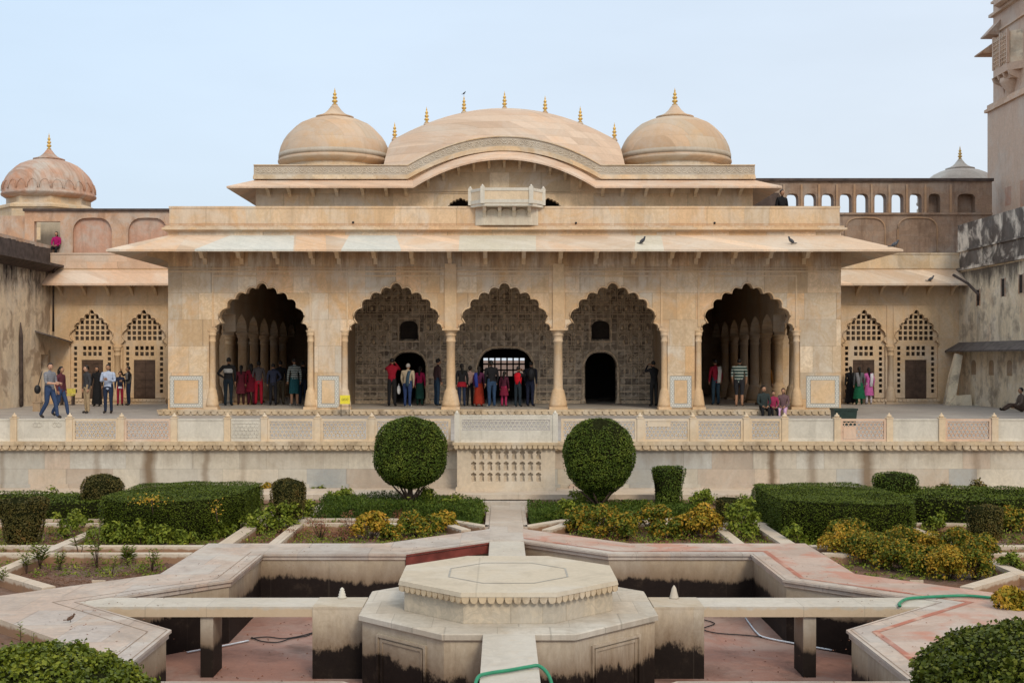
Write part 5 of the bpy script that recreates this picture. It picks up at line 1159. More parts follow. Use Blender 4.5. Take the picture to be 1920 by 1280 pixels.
# golden croton bushes
GC = 'golden croton bushes'
gb = [(692, 1013, 34, 50, 'gold', 'bright yellow croton bush nearest the left curb of the centre bed'),
      (737, 1014, 24, 26, 'gold2', 'low greenish croton bush right of the bright yellow one'),
      (775, 1008, 32, 44, 'gold2', 'yellow croton bush left of the path, behind the low green one'),
      (806, 1004, 22, 34, 'gold2', 'green and yellow croton bush second from the path on its left'),
      (832, 998, 24, 38, 'gold', 'orange tipped croton bush nearest the path on its left'),
      (875, 992, 13, 14, 'gold2', 'tiny yellowish sprig bush in the left triangular bed'),
      (1085, 1000, 32, 48, 'gold2', 'croton bush nearest the path on its right'),
      (1130, 1008, 40, 60, 'gold2', 'tallest orange croton bush under the right ball tree'),
      (1175, 1013, 36, 46, 'gold2', 'croton bush between the orange one and the dark gap'),
      (1222, 1004, 34, 62, 'gold2', 'green topped tall croton bush in the right centre bed'),
      (1252, 1013, 30, 40, 'gold2', 'low rusty croton bush in the right centre bed'),
      (1315, 1012, 44, 58, 'gold', 'round golden croton bush at the right end of the centre bed'),
      (1285, 1006, 26, 40, 'gold2', 'croton bush tucked left of the round golden one'),
      (487, 945, 20, 46, 'gold', 'orange croton bush standing left of the slanting topiary'),
      (486, 935, 18, 40, 'gold2', 'tall yellow green croton behind the orange one'),
      (1896, 1000, 34, 44, 'gold2', 'greenish croton bush at the far right edge'),
      (1905, 1165, 36, 56, 'gold', 'rust orange croton bush at the right edge above the near bush')]
for i, (px, py, rp, hp, k_, lb) in enumerate(gb):
    x, D = near_px(px, py); s_ = F/D; hp2 = hp; r = rp/s_*1.2; h = hp2/s_*1.12
    bush('croton_bush', lb, x, D+r*.35, r, h, int(1500*(rp/30)**1.2)+300, .030 if D > 15 else .028, M['leaf_'+k_], 'bush', GC, clumps=15, aspect=.62)
nearb = [(1585, 1050, 42, 52), (1622, 1058, 42, 50), (1660, 1066, 42, 46), (1700, 1072, 44, 50), (1742, 1080, 44, 46), (1785, 1088, 42, 56), (1830, 1088, 40, 60), (1600, 1034, 36, 50), (1645, 1036, 34, 34), (1695, 1040, 38, 44), (1745, 1044, 38, 34), (1795, 1052, 38, 60), (1846, 1066, 34, 60), (1574, 1024, 26, 44)]
nl = ['front left croton bush of the large right bed', 'front croton bush second from the left in the large right bed', 'front croton bush third from the left in the large right bed', 'front croton bush in the middle of the large right bed',
      'front croton bush just right of the middle of the large right bed', 'front croton bush second from the right in the large right bed', 'front right croton bush of the large right bed', 'rear left croton bush touching the right hedge', 'rear croton bush second from the left in the large right bed',
      'rear croton bush third from the left in the large right bed', 'rear croton bush below the squat dark topiary curb', 'tall rear croton bush with upright shoots in the large right bed', 'tall rear right croton bush beside the diagonal curb', 'orange topped croton bush at the left tip of the large right bed']
for i, ((px, py, rp, hp), lb) in enumerate(zip(nearb, nl)):
    x, D = near_px(px, py); s_ = F/D; r = rp/s_*1.2
    bush('croton_bush', lb, x, D+r*.22, r, hp/s_*1.2, 3000, .024, M['leaf_gold2'] if i % 5 else M['leaf_gold'], 'bush', GC, clumps=20, aspect=.6)
# leafy green plants
GL = 'leafy green plants in the beds'
gp_ = [(520, 1000, 44, 66, 3.2), (560, 985, 34, 50, 2.6), (472, 1004, 26, 36, 2.4), (395, 1012, 26, 34, 2.2), (430, 1008, 20, 24, 2), (215, 1014, 30, 44, 2.4), (262, 1016, 26, 56, 2.4), (298, 1016, 28, 44, 2.2), (345, 1014, 26, 38, 2.2), (180, 1010, 26, 34, 2.2), (120, 1008, 24, 52, 2.2), (150, 996, 22, 44, 2.0),
       (640, 962, 34, 44, 2.6), (700, 968, 34, 36, 2.4), (790, 972, 38, 52, 2.8), (840, 975, 34, 42, 2.4), (885, 978, 30, 34, 2.2), (600, 945, 26, 34, 2), (1400, 1010, 44, 76, 3), (1450, 985, 26, 62, 2.4), (1320, 980, 32, 66, 2.4), (1050, 985, 34, 44, 2.6), (1090, 965, 34, 42, 2.4), (1195, 975, 30, 34, 2.4),
       (1415, 965, 24, 30, 2), (1500, 1012, 24, 40, 2.2), (1600, 1012, 28, 40, 2.2), (1690, 1006, 24, 30, 2.2), (1755, 1000, 26, 40, 2), (1790, 968, 32, 40, 2.2), (1865, 968, 26, 42, 2), (100, 920, 36, 24, 1.6), (1780, 915, 34, 26, 2), (1830, 916, 34, 28, 2), (590, 930, 24, 30, 2), (1900, 1080, 24, 44, 2.2)]
pl = ['bright leafy plant right of the left hedge', 'leafy plant at the foot of the slanting topiary', 'pale green plant leaning over the curb right of the left hedge', 'leafy rose plant at the right foot of the left hedge', 'small rose sprig at the corner of the left hedge', 'rose plant second from the left along the left hedge', 'tall rose plant along the left hedge under the marigold patch', 'rose plant in the middle of the left hedge foot', 'rose plant with yellow leaves right of the middle of the left hedge', 'rose plant at the left end of the left hedge', 'straggly plant on the curb left of the left hedge', 'pale sprig at the left hedge corner',
      'leafy plant at the left end of the bed under the left ball tree', 'leafy plant behind the russet shrub', 'tall leafy plant around the left ball tree trunk', 'leafy plant right of the left ball tree trunk', 'leafy plant nearest the path in the left green bed', 'leafy plant at the back beside the slanting topiary', 'round leafy shrub in front of the small boxy topiary', 'leafy shrub touching the left end of the right hedge', 'leafy shrub right of the bucket topiary', 'leafy plant nearest the path in the right green bed', 'leafy plant left of the right ball tree trunk', 'leafy plant behind the tall orange croton',
      'yellow green sprig above the round leafy shrub', 'pale sprig at the left foot of the right hedge', 'pale leafed rose at the middle foot of the right hedge', 'pale leafed rose at the right foot of the right hedge', 'leafy tuft at the right corner of the right hedge', 'leafy shrub left of the squat dark topiary', 'leafy shrub right of the squat dark topiary', 'thin leafed shrub behind the far left low hedge', 'left one of two grey green shrubs behind the far right hedge', 'right one of two grey green shrubs behind the far right hedge', 'small shrub against the wall beside the slanting topiary', 'leafy sprig at the far right end of the large right bed']
for (px, py, rp, hp, q), lb in zip(gp_, pl):
    x, D = near_px(px, py); s_ = F/D; dens = int(rp*hp/s_/s_*2300)+180
    if px in (215, 262, 298, 345, 180, 1500, 1600, 1690): D = 22.55; x = WX(px, D)
    hp *= 1.12; rp *= 1.15; dens = int(dens*1.5)
    if px in (1780, 1830, 100): D = 27.6; x = WX(px, D); s_ = F/D; hp = (3.47*F/D+671-py)+hp*.6
    bush('leafy_plant', lb, x, D+.1, rp/s_, hp/s_, dens, .040, M['leaf_fresh'] if px not in (1780, 1830) else M['leaf_brown'], 'plant', GL, clumps=12, fill=.35, aspect=.5, stem_r=.008)
for (px, py, rp, hp, mt, lb) in ((600, 1012, 42, 44, 'red', 'pale brown twiggy shrub at the left end of the centre bed'), (655, 1006, 34, 58, 'red', 'russet twiggy shrub left of the bright yellow croton'), (745, 985, 26, 30, 'red', 'thin bare twiggy shrub behind the yellow crotons'), (640, 1015, 36, 24, 'red', 'low reddish ground shrub in front of the russet one'), (545, 1012, 34, 22, 'red', 'dry brown tuft between the two curbs')):
    x, D = near_px(px, py); s_ = F/D
    bush('twiggy_shrub', lb, x, D+.1, rp/s_, hp/s_, 420, .020, M['leaf_red'], 'shrub', 'dry russet shrubs', clumps=16, stems=30, aspect=.35, fill=.2, up=1.0, stem_r=.006)
# seedlings in the near left bed
def sprig(lb, x, y, h, pairs, L, mat='leaf_fresh', group='young plants in the near beds', nst=3):
    t = thing('young_plant', lb, 'young plant', (x, y, -.17), group, world=False, rz=random.random()*6)
    mb = MB(); C = []; Nn = []; lv = MB()
    for k in range(nst):
        a0 = random.random()*6.28; lean = .25 if nst > 1 else .03; tip = (math.cos(a0)*h*lean, math.sin(a0)*h*lean, h*random.uniform(.75, 1)); mb.tube([(0, 0, 0), (tip[0]*.4, tip[1]*.4, tip[2]*.5), tip], [.008, .006, .003], 5)
        for i in range(pairs):
            f = .3+.7*(i+1)/pairs; a_ = i*1.3+k
            for q in (0, PI):
                c, s = math.cos(a_+q), math.sin(a_+q); l_ = L*(1.1-.5*f); b = Vector((tip[0]*f, tip[1]*f, tip[2]*f)); e = b+Vector((c*l_, s*l_, l_*.35)); m_ = (b+e)/2+Vector((0, 0, l_*.12)); w_ = Vector((-s, c, 0))*l_*.2
                lv.add([tuple(b), tuple(m_-w_), tuple(e), tuple(m_+w_)], [(0, 1, 2), (0, 2, 3)])
    mb.build('stem', M['bark'], t); lv.build('leaves', M[mat], t, fixn=False)
for (px, py, hp, lb) in ((75, 1066, 44, 'leafy seedling by the diagonal curb in the near left bed'), (150, 1050, 52, 'tall seedling before the double curb in the near left bed'), (182, 1066, 66, 'tallest seedling in the middle of the near left bed'), (112, 1070, 34, 'small seedling low in the near left bed'),
                         (285, 1072, 40, 'lone seedling at the right of the near left bed'), (210, 1078, 34, 'small seedling right of the tallest one'), (50, 1075, 30, 'seedling at the left tip of the near left bed'), (240, 1060, 30, 'faint seedling behind the lone one')):
    x, D = near_px(px, py); sprig(lb, x, D, hp/F*D*random.uniform(1.0, 1.4), random.randint(5, 9), random.uniform(.09, .15), nst=random.randint(2, 5))
x, D = near_px(50, 1212); sprig('upright sprig with paired pointed leaves at the lower left', x-.07, D, .36, 7, .085, nst=1)
x, D = near_px(62, 1222); sprig('short sprig with paired leaves above the near left bush', x, D, .22, 5, .07, nst=1)
x, D = near_px(8, 1100); sprig('leafy tuft cut by the left edge of the photo', x, D, .3, 6, .1, nst=4)
x, D = near_px(1768, 1165, 0); sprig('small dark leafy sprig by the hose above the near right bush', WX(1765, 11.2), 11.2, .80, 7, .07, nst=3, mat='leaf_near')
# near bushes
def nearbush(lb, x, y, prof, n, base):
    t = thing('round_bush', lb, 'bush', (x, y, base), 'clipped bushes at the near corners', world=False)
    C, Nn = s_revolve(n, prof); keep = C[:, 2] > .35; C, Nn = C[keep], Nn[keep]; C = wob(C, Nn, .06, 9, x); C += Nn*rng.normal(0, .022, (len(C), 1))
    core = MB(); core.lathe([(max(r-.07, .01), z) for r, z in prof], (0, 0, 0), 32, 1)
    link('foliage', leaf_mesh('foliage', C, lift(Nn, .6), .019, [M['leaf_near'] if x < 0 else M['leaf_near2'], M['shade_core']], core, aspect=.8, jitter=.65), t)
    mb = MB(); mb.tube([(0, 0, 0), (0, 0, .3)], .06, 6); mb.build('trunk', M['bark'], t)
nearbush('clipped bright leafed bush in the lower left corner', -3.80, 9.6, [(.01, .05), (.7, .2), (.95, .45), (.99, .68), (.92, .90), (.74, 1.04), (.45, 1.11), (.01, 1.13)], 42000, -.17)
nearbush('large clipped dark leafed bush in the lower right corner', 4.28, 9.4, [(.01, .05), (.9, .2), (1.15, .5), (1.2, .82), (1.1, 1.08), (.85, 1.27), (.5, 1.35), (.01, 1.38)], 60000, -.17)
for (px, py, lb) in ((284, 935, 'patch of yellow leaves on top of the left hedge'), (405, 950, 'small yellow flower spray on the right side of the left hedge')):
    D = 22.75 if px < 300 else 22.5; x = WX(px, D); z = WZ(py, D)
    t = thing('marigold_spray', lb, 'flowers', (x, D, z), 'yellow sprays on the left hedge', world=False); n = 130 if px < 300 else 40
    C = rng.normal(0, 1, (n, 3))*np.array([.19 if px < 300 else .08, .07, .05 if px < 300 else .07]); link('foliage', leaf_mesh('foliage', C, np.tile([0, -.5, 1.0], (n, 1)), .022, M['leaf_gold'], None, .7), t)  # loose flower petals of the spray, though the mesh is called foliage
    mb = MB(); mb.tube([(0, .1, -.3), (0, 0, 0)], .01, 5); mb.build('stem', M['bark'], t)

# ---------------------------------------------------------------- people
PM = {}
def cloth(c, rough=.85):
    k = tuple(round(v, 3) for v in c)
    if k not in PM: PM[k] = plain('cloth_%d' % len(PM), c, rough, .18, 14, spec=.15)
    return PM[k]
def striped(name, c1, c2, f=15):
    a = N(name); tc = a.n('ShaderNodeTexCoord'); sp = a.n('ShaderNodeSeparateXYZ'); a.l(tc.outputs['Object'], sp.inputs[0])
    w_ = a.math('SINE', a.math('MULTIPLY', sp.outputs[2], f*6.28)); a.l(a.mix(a.math('GREATER_THAN', w_, .35), c1, c2), a.b.inputs['Base Color']); a.b.inputs['Roughness'].default_value = .9
    return a.m
def checked(name, c1, c2, f=16):
    a = N(name); tc = a.n('ShaderNodeTexCoord'); sp = a.n('ShaderNodeSeparateXYZ'); a.l(tc.outputs['Object'], sp.inputs[0])
    s1 = a.math('SINE', a.math('MULTIPLY', sp.outputs[2], f*6.28)); s2 = a.math('SINE', a.math('MULTIPLY', a.math('ADD', sp.outputs[0], sp.outputs[1]), f*6.28))
    a.l(a.mix(a.math('MULTIPLY', a.math('ADD', s1, s2), .5, clamp=True), c1, c2), a.b.inputs['Base Color']); a.b.inputs['Roughness'].default_value = .9; return a.m
SKIN = plain('skin', (.38, .21, .13), .55, .1, 5); SKINL = plain('skin_light', (.50, .29, .20), .55, .1, 5)
HAIR = plain('hair', (.012, .010, .009), .5, .2, 20); HAIRG = plain('hair_grey', (.32, .30, .28), .7, .2, 20); EYE = plain('eye', (.02, .015, .012), .3, 0)
SHOE = plain('shoe_dark', (.02, .015, .012), .5); SHOEW = plain('shoe_white', (.55, .55, .52), .5)
def person(lb, x, y, z, h, face, top, bot, arms='down', legs='stand', hair='short', skin=None, shoe=None, sleeve='long', shorts=False,
           skirt=None, shawl=None, group='visitors at the pavilion', vest=None, build=1.0, hairm=None, headturn=0, lean=0.0):
    """face: heading in degrees, 0 = toward the camera (-Y), 90 = toward +X, 180 = back turned"""
    skin = skin or SKIN; shoe = shoe or SHOE; top_m = top if not isinstance(top, tuple) else cloth(top); bot_m = bot if not isinstance(bot, tuple) else cloth(bot)
    t = thing('person', lb, 'person', (x, y, z), group, world=False, rz=R(face))
    s = h/1.70; J = {}; 
    hipz = .90; sit = legs in ('sit', 'ground'); dz = 0
    if legs == 'sit': dz = -.43
    if legs == 'ground': dz = -.80
    J['pel'] = (0, 0, .96+dz); J['sp'] = (0, .01-lean*.3, 1.14+dz); J['ch'] = (0, .0-lean*.7, 1.32+dz); J['nk'] = (0, -.0-lean, 1.46+dz); J['hd'] = (0, -.015-lean*1.1, 1.53+dz)
    lx = .09*build
    for sd, S in ((1, 'R'), (-1, 'L')):
        J['hip'+S] = (sd*lx, 0, .90+dz)
        if legs == 'stand': J['kn'+S] = (sd*.10, -.01, .49); J['an'+S] = (sd*.105, .02, .085); J['to'+S] = (sd*.13, -.13, .035)
        elif legs == 'walk': f = sd*.2; J['kn'+S] = (sd*.08, -.06-f*.5, .50); J['an'+S] = (sd*.08, -f*1.3+.03, .10 if sd > 0 else .13); J['to'+S] = (sd*.09, -f*1.3-.12, .04)
        elif legs == 'sit': J['kn'+S] = (sd*.12, -.40, .47); J['an'+S] = (sd*.11, -.42, .09); J['to'+S] = (sd*.12, -.56, .035)
        else: J['kn'+S] = (sd*.12, -.38, .30); J['an'+S] = (sd*.11, -.72, .07); J['to'+S] = (sd*.12, -.78, .16)
        sw = .175*build; J['sh'+S] = (sd*sw, 0-lean*.9, 1.40+dz)
        A = {'down': ((.235, .02, 1.13), (.235, -.04, .90)), 'hip': ((.34, .10, 1.16), (.17, .0, 1.02)), 'chest': ((.23, -.04, 1.13), (.05, -.24, 1.20)), 'photo': ((.25, -.20, 1.32), (.09, -.30, 1.53)),
             'forward': ((.22, -.05, 1.12), (.14, -.29, 1.10)), 'lap': ((.22, -.08, 1.13), (.10, -.28, 1.02)), 'up': ((.27, -.05, 1.5), (.18, -.12, 1.70))}
        mode = arms if isinstance(arms, str) else (arms[0] if sd > 0 else arms[1]); e, w_ = A[mode]
        J['el'+S] = (sd*e[0]*build**.5, e[1]-lean*.7, e[2]+dz); J['wr'+S] = (sd*w_[0], w_[1]-lean*.7, w_[2]+dz)
        ev, wv = Vector(J['el'+S]), Vector(J['wr'+S]); dv = (wv-ev).normalized(); J['ha'+S] = tuple(wv+dv*.085)
    rad = {'pel': (.135, .10), 'sp': (.125, .095), 'ch': (.15, .105), 'nk': (.05, .05), 'hd': (.05, .05)}
    E = [('pel', 'sp'), ('sp', 'ch'), ('ch', 'nk'), ('nk', 'hd')]; tg = {('pel', 'sp'): 'top', ('sp', 'ch'): 'top', ('ch', 'nk'): 'top', ('nk', 'hd'): 'skin'}
    for S in 'RL':
        for nm, r in (('hip', .097), ('kn', .070), ('an', .056 if not shorts else .044), ('to', .040), ('sh', .068), ('el', .052), ('wr', .034), ('ha', .032)): rad[nm+S] = (r*(build if nm in ('hip', 'sh') else 1),)*2
        for a_, b_, k in (('pel', 'hip', 'bot'), ('hip', 'kn', 'bot'), ('kn', 'an', 'skin' if shorts else 'bot'), ('an', 'to', 'shoe'), ('ch', 'sh', 'top'), ('sh', 'el', 'top'), ('el', 'wr', 'top' if sleeve == 'long' else 'skin'), ('wr', 'ha', 'skin')):
            A_ = a_ if a_ in ('pel', 'ch') else a_+S; E.append((A_, b_+S)); tg[(A_, b_+S)] = k
    names = list(J); idx = {n_: i for i, n_ in enumerate(names)}
    me = bpy.data.meshes.new('body'); me.from_pydata([tuple(c*s for c in J[n_]) for n_ in names], [(idx[a_], idx[b_]) for a_, b_ in E], [])
    o = bpy.data.objects.new('body_tmp', me); COL.objects.link(o)
    md = o.modifiers.new('s', 'SKIN'); md.use_smooth_shade = True
    for n_ in names:
        sv = me.skin_vertices[0].data[idx[n_]]; r = rad[n_]; sv.radius = (r[0]*s*(build if n_ in ('pel', 'sp', 'ch') else 1), r[1]*s*(build if n_ in ('pel', 'sp', 'ch') else 1)); sv.use_root = (n_ == 'pel')
    m2 = o.modifiers.new('b', 'SUBSURF'); m2.levels = 1; m2.render_levels = 1
    dg = bpy.context.evaluated_depsgraph_get(); dg.update(); ev = o.evaluated_get(dg); em = ev.to_mesh(); vs = [v.co.copy() for v in em.vertices]; fs = [list(p.vertices) for p in em.polygons]; ev.to_mesh_clear()
    bpy.data.objects.remove(o); bpy.data.meshes.remove(me)
    mats = [skin, top_m, bot_m, shoe, EYE]; ti = {'skin': 0, 'top': 1, 'bot': 2, 'shoe': 3}
    segs = [(Vector(J[a_])*s, Vector(J[b_])*s, ti[tg[(a_, b_)]], (rad[a_][0]+rad[b_][0])/2*s) for a_, b_ in E]
    mb = MB(); mb.v = [tuple(v) for v in vs]
    for f in fs:
        c = sum((vs[i] for i in f), Vector())/len(f); best = None
        for a_, b_, k, r in segs:
            ab = b_-a_; u = max(0, min(1, (c-a_).dot(ab)/ab.length_squared)); dd = (c-(a_+ab*u)).length/max(r, .02)
            if best is None or dd < best[0]: best = (dd, k)
        mb.f.append(f); mb.mi.append(best[1]); mb.sm.append(True)
    for S, sd in (('R', 1), ('L', -1)):      # fingers and thumb at each wrist
        wv, hv = Vector(J['wr'+S])*s, Vector(J['ha'+S])*s; dv = (hv-wv).normalized(); sdv = dv.cross(Vector((sd, 0, .01))).normalized(); up = dv.cross(sdv).normalized()
        for q in range(4):
            b0 = hv+sdv*(q-1.5)*.019*s; L_ = (.062, .072, .068, .052)[q]*s; mb.tube([b0-dv*.01, b0+dv*L_*.5+up*.004, b0+dv*L_*.85+up*.022*s], [.0095*s, .0085*s, .006*s], 5, 0)
        b0 = wv+dv*.03*s-sdv*.028*s; mb.tube([b0, b0+dv*.03*s-sdv*.022*s, b0+dv*.055*s-sdv*.026*s+up*.01], [.011*s, .010*s, .007*s], 5, 0)
    hc = Vector(J['hd'])*s+Vector((0, -.012, .085))*s; hb = MB(); hb._ball((0, 0, 0), .076, .094, .112, 14, 10, 0)
    rot = Matrix.Rotation(R(headturn), 3, 'Z')
    for i, v in enumerate(hb.v):
        X_, Y_, Z_ = v
        if Z_ < -.02: X_ *= 1-.32*min(1, (-Z_-.02)/.09); Y_ = Y_*(1-.12*min(1, -Z_/.1))-.008
        hb.v[i] = (X_, Y_, Z_)
    hb.tube([(0, -.088, .012), (0, -.108, -.022), (0, -.094, -.030)], [.008, .014, .007], 5, 0)
    for sd in (-1, 1): hb._ball((sd*.077, .0, -.004), .009, .018, .028, 6, 5, 0); hb._ball((sd*.030, -.083, .014), .012, .008, .007, 6, 4, 4)
    hb.box(-.022, .022, -.089, -.082, -.060, -.054, 4)
    pts = [tuple(hc+rot@(Vector(v)*s)) for v in hb.v]; off = len(mb.v); mb.v += pts; mb.f += [[i+off for i in f] for f in hb.f]; mb.mi += hb.mi; mb.sm += hb.sm
    mb.build('body', mats, t)
    hr = MB(); hr._ball((0, .014, .022), .086, .098, .106, 14, 9, 0)
    for i, v in enumerate(hr.v):
        X_, Y_, Z_ = v
        if Y_ < -.03 and Z_ < .055: Y_ = -.03-(Y_+.03)*.1; Z_ = max(Z_, .03)
        if Z_ < -.03 and hair == 'short': Z_ = -.03-(Z_+.03)*-.1; X_ *= .95
        hr.v[i] = (X_, Y_, Z_)
    if hair == 'long': hr.tube([(0, .075, .02), (0, .105, -.10), (0, .10, -.22), (0, .10, -.36)], [.065, .062, .045, .018], 8)
    if hair == 'bun': hr._ball((0, .10, -.02), .05, .045, .05, 8, 6, 0)
    hr.v = [tuple(hc+rot@(Vector(v)*s)) for v in hr.v]; hr.build('hair', hairm or HAIR, t)
    if skirt:      # (z_top, z_hem, r_top, r_hem, material)
        zt_, zh_, r0_, r1_, m_ = skirt; kb = MB(); n = 24; vs_ = []
        rows_ = 6
        for j in range(rows_):
            u = j/(rows_-1); zz = zt_+(zh_-zt_)*u; r_ = r0_+(r1_-r0_)*u**.8
            for i in range(n): a_ = 2*PI*i/n; q = 1+.07*u*math.sin(a_*6+1); vs_.append((r_*q*math.cos(a_)*s, r_*.72*q*math.sin(a_)*s, (zz+dz)*s))
        kb.add(vs_, [(j*n+i, j*n+(i+1) % n, (j+1)*n+(i+1) % n, (j+1)*n+i) for j in range(rows_-1) for i in range(n)], 0, True)
        kb.build('skirt', m_ if not isinstance(m_, tuple) else cloth(m_), t)
    if shawl:      # (material, side): length of cloth over shoulder down the back and front
        m_, sd = shawl; kb = MB()
        path = [(sd*.10, -.15, .95), (sd*.13, -.16, 1.25), (sd*.13, -.06, 1.455), (sd*.12, .07, 1.45), (sd*.10, .15, 1.25), (sd*.06, .16, .85)]
        vs_ = []
        for p_ in path: vs_ += [((p_[0]-.07)*s, p_[1]*s, (p_[2]+dz)*s), ((p_[0]+.07)*s, p_[1]*s, (p_[2]+dz-.02)*s), ((p_[0]+.07)*s, p_[1]*s*1.12, (p_[2]+dz-.01)*s), ((p_[0]-.07)*s, p_[1]*s*1.12, (p_[2]+dz+.01)*s)]
        n = len(path); fs_ = [(4*i+k, 4*i+(k+1) % 4, 4*i+4+(k+1) % 4, 4*i+4+k) for i in range(n-1) for k in range(4)]+[(0, 1, 2, 3), (4*n-1, 4*n-2, 4*n-3, 4*n-4)]
        kb.add(vs_, fs_, 0, True); kb.build('shawl', m_ if not isinstance(m_, tuple) else cloth(m_), t)
    if vest:
        kb = MB(); kb.lathe([(.150, .97), (.156, 1.12), (.176, 1.28), (.172, 1.38), (.10, 1.455), (.062, 1.47)], (0, 0, 0), 16, 0, True, sy=.78); kb.v = [(a_*s, (b_-lean*.6)*s, (c_+dz)*s) for a_, b_, c_ in kb.v]
        kb.build('vest', vest if not isinstance(vest, tuple) else cloth(vest), t)
    return t
TZ0 = 1.3; PZ = 1.504
def pt(px, feet, z): D = GD(feet, z); return WX(px, D), D
JE = (.035, .06, .13); JEd = (.02, .03, .06); BK = (.014, .014, .016); MR = (.11, .018, .03); KH = (.36, .27, .17)
GT = 'visitors on the left terrace'; GH = 'visitors inside the arches'
CK = checked('checked_shirt', (.16, .17, .20), (.30, .30, .32)); ST1 = striped('striped_top', (.05, .07, .07), (.42, .45, .42), 12); ST2 = striped('striped_tee', (.018, .045, .04), (.36, .40, .36), 9)
x, D = pt(93, 785, TZ0); person('man in checked grey shirt and jeans walking right, holding something, bag behind him', x, D, TZ0, 1.80, 70, CK, JE, 'forward', 'walk', group=GT, sleeve='short', skin=SKINL, headturn=-45, build=1.1)
mb = MB(); mb._ball((0, 0, 0), .10, .14, .15, 10, 8, 0); mb.tube([(0, .05, .12), (.06, .1, .38), (.12, .1, .60)], .015, 5); tag(mb.build('shoulder_bag', M['black'], None, (x-.38, D-.05, TZ0+.97)), 'black shoulder bag behind the man in the checked shirt', 'bag')
x, D = pt(104, 782, TZ0); person('companion in dark top and blue jeans half hidden behind the man in the checked shirt', x, D+.5, TZ0, 1.68, 75, (.10, .03, .04), JE, 'down', 'walk', group=GT, hair='long')
x, D = pt(163, 775, TZ0); person('man in dark grey pullover and khaki trousers on the left terrace', x, D, TZ0, 1.70, -50, (.05, .052, .06), KH, 'down', group=GT, build=1.1, skin=SKINL)
x, D = pt(182, 762, TZ0); person('dark clad figure behind the man in khaki trousers', x, D, TZ0, 1.62, 0, BK, BK, 'down', group=GT, skirt=(1.0, .1, .15, .22, BK), hair='long')
x, D = pt(203, 775, TZ0); person('man in light blue shirt and jeans with hands at his chest', x, D, TZ0, 1.74, 0, (.40, .47, .62), JEd, 'chest', group=GT, build=1.12)
x, D = pt(225, 760, TZ0); person('child in dark top and red trousers on the left terrace', x, D, TZ0, 1.40, 20, (.02, .025, .05), (.30, .02, .045), 'down', group=GT, skirt=(.98, .88, .13, .15, (.6, .6, .62)))
x, D = pt(241, 760, TZ0); person('person in grey vest and dark trousers raising an arm beside the old door', x, D, TZ0, 1.62, -60, BK, JEd, ('forward', 'photo'), group=GT, vest=(.16, .16, .16))
person('tiny figure in magenta sitting in the upper window at the far left', WX(106, 55.5), 55.5, WZ(464, 55.5)-.44, 1.5, 0, (.30, .01, .10), BK, 'lap', 'sit', group='distant figures up on the roofs', hair='long')
def inarch(px, hpx, feet, lb, **kw):
    D = GD(feet, PZ); k_ = F/D; h = (feet-hpx)/k_; x = WX(px, D); kw.setdefault('group', GH); kw.setdefault('lean', random.uniform(0, .05)); kw['face'] = kw.get('face', 180)+random.uniform(-28, 28); return person(lb, x, D, PZ, h, kw.pop('face', 180), kw.pop('top'), kw.pop('bot'), kw.pop('arms', 'down'), kw.pop('legs', 'stand'), **kw)
GB = striped('banded_jacket', (.02, .03, .035), (.02, .03, .035), 1)
p_ = inarch(428, 672, 761, 'person in black jacket with a grey band across the back in the left arch', top=BK, bot=(.012, .02, .03), arms=('hip', 'down'), build=1.15)
kb = MB(); kb.lathe([(.178, 1.24), (.186, 1.27), (.186, 1.37), (.17, 1.40)], (0, 0, 0), 18, 0, True, sy=.80); kb.build('grey_band', cloth((.32, .33, .34)), p_)
inarch(452, 686, 759, 'woman in maroon kurta nearest the banded jacket', top=MR, bot=(.05, .02, .02), skirt=(1.0, .5, .15, .22, MR), hair='long')
inarch(471, 683, 759, 'woman in dark red kurta in the left arch', top=(.13, .008, .02), bot=(.06, .01, .02), skirt=(1.0, .55, .15, .22, (.13, .008, .02)), hair='long')
inarch(485, 678, 759, 'person in grey top and bright red trousers in the left arch', top=(.085, .075, .08), bot=(.33, .012, .03), hair='bun')
inarch(512, 683, 760, 'person in navy jacket leaning over left in the left arch', top=(.025, .03, .055), bot=(.015, .015, .02), face=215, arms=('down', 'hip'), lean=.12)
inarch(526, 678, 758, 'tall person in black holding a pale bag strap in the left arch', top=BK, bot=(.10, .085, .06), face=190)
inarch(552, 673, 760, 'person in striped top and teal shorts in the left arch', top=ST1, bot=(.015, .075, .09), shorts=True, shoe=SHOEW, skirt=(.98, .45, .16, .19, (.015, .075, .09)))
inarch(568, 679, 758, 'dark figure at the right side of the left arch', top=BK, bot=JEd, face=170)
inarch(735, 673, 762, 'person in red top and black trousers lifting a camera in the second arch', top=(.22, .008, .02), bot=BK, arms='photo')
inarch(764, 683, 763, 'stout person in beige sweater and jeans with a strap on the back', top=(.38, .31, .22), bot=(.025, .045, .12), build=1.3, hairm=HAIRG, shoe=SHOEW, shawl=((.04, .07, .10), -1))
mb = MB(); mb._ball((0, 0, 0), .07, .05, .17, 8, 8, 0); mb.tube([(0, 0, .13), (0, 0, .24)], .012, 5)
D = GD(762, PZ); tag(mb.build('carrier_bag', cloth((.6, .6, .6)), None, (WX(748, D), D-.05, PZ+.62)), 'white carrier bag in the left hand of the beige sweater', 'bag')
inarch(787, 688, 760, 'woman in crimson shawl and green kurta beside the beige sweater', top=(.30, .012, .06), bot=(.012, .04, .03), skirt=(1.0, .3, .15, .2, (.012, .05, .04)), hair='long', face=150)
inarch(819, 674, 761, 'man in dark brown jacket and jeans seen from the side next to the column', top=(.055, .03, .03), bot=(.02, .04, .07), face=100)
inarch(866, 683, 762, 'person in black with a red bag left in the middle arch', top=BK, bot=JEd, hair='long', skirt=(1.0, .8, .16, .2, (.25, .01, .02)))
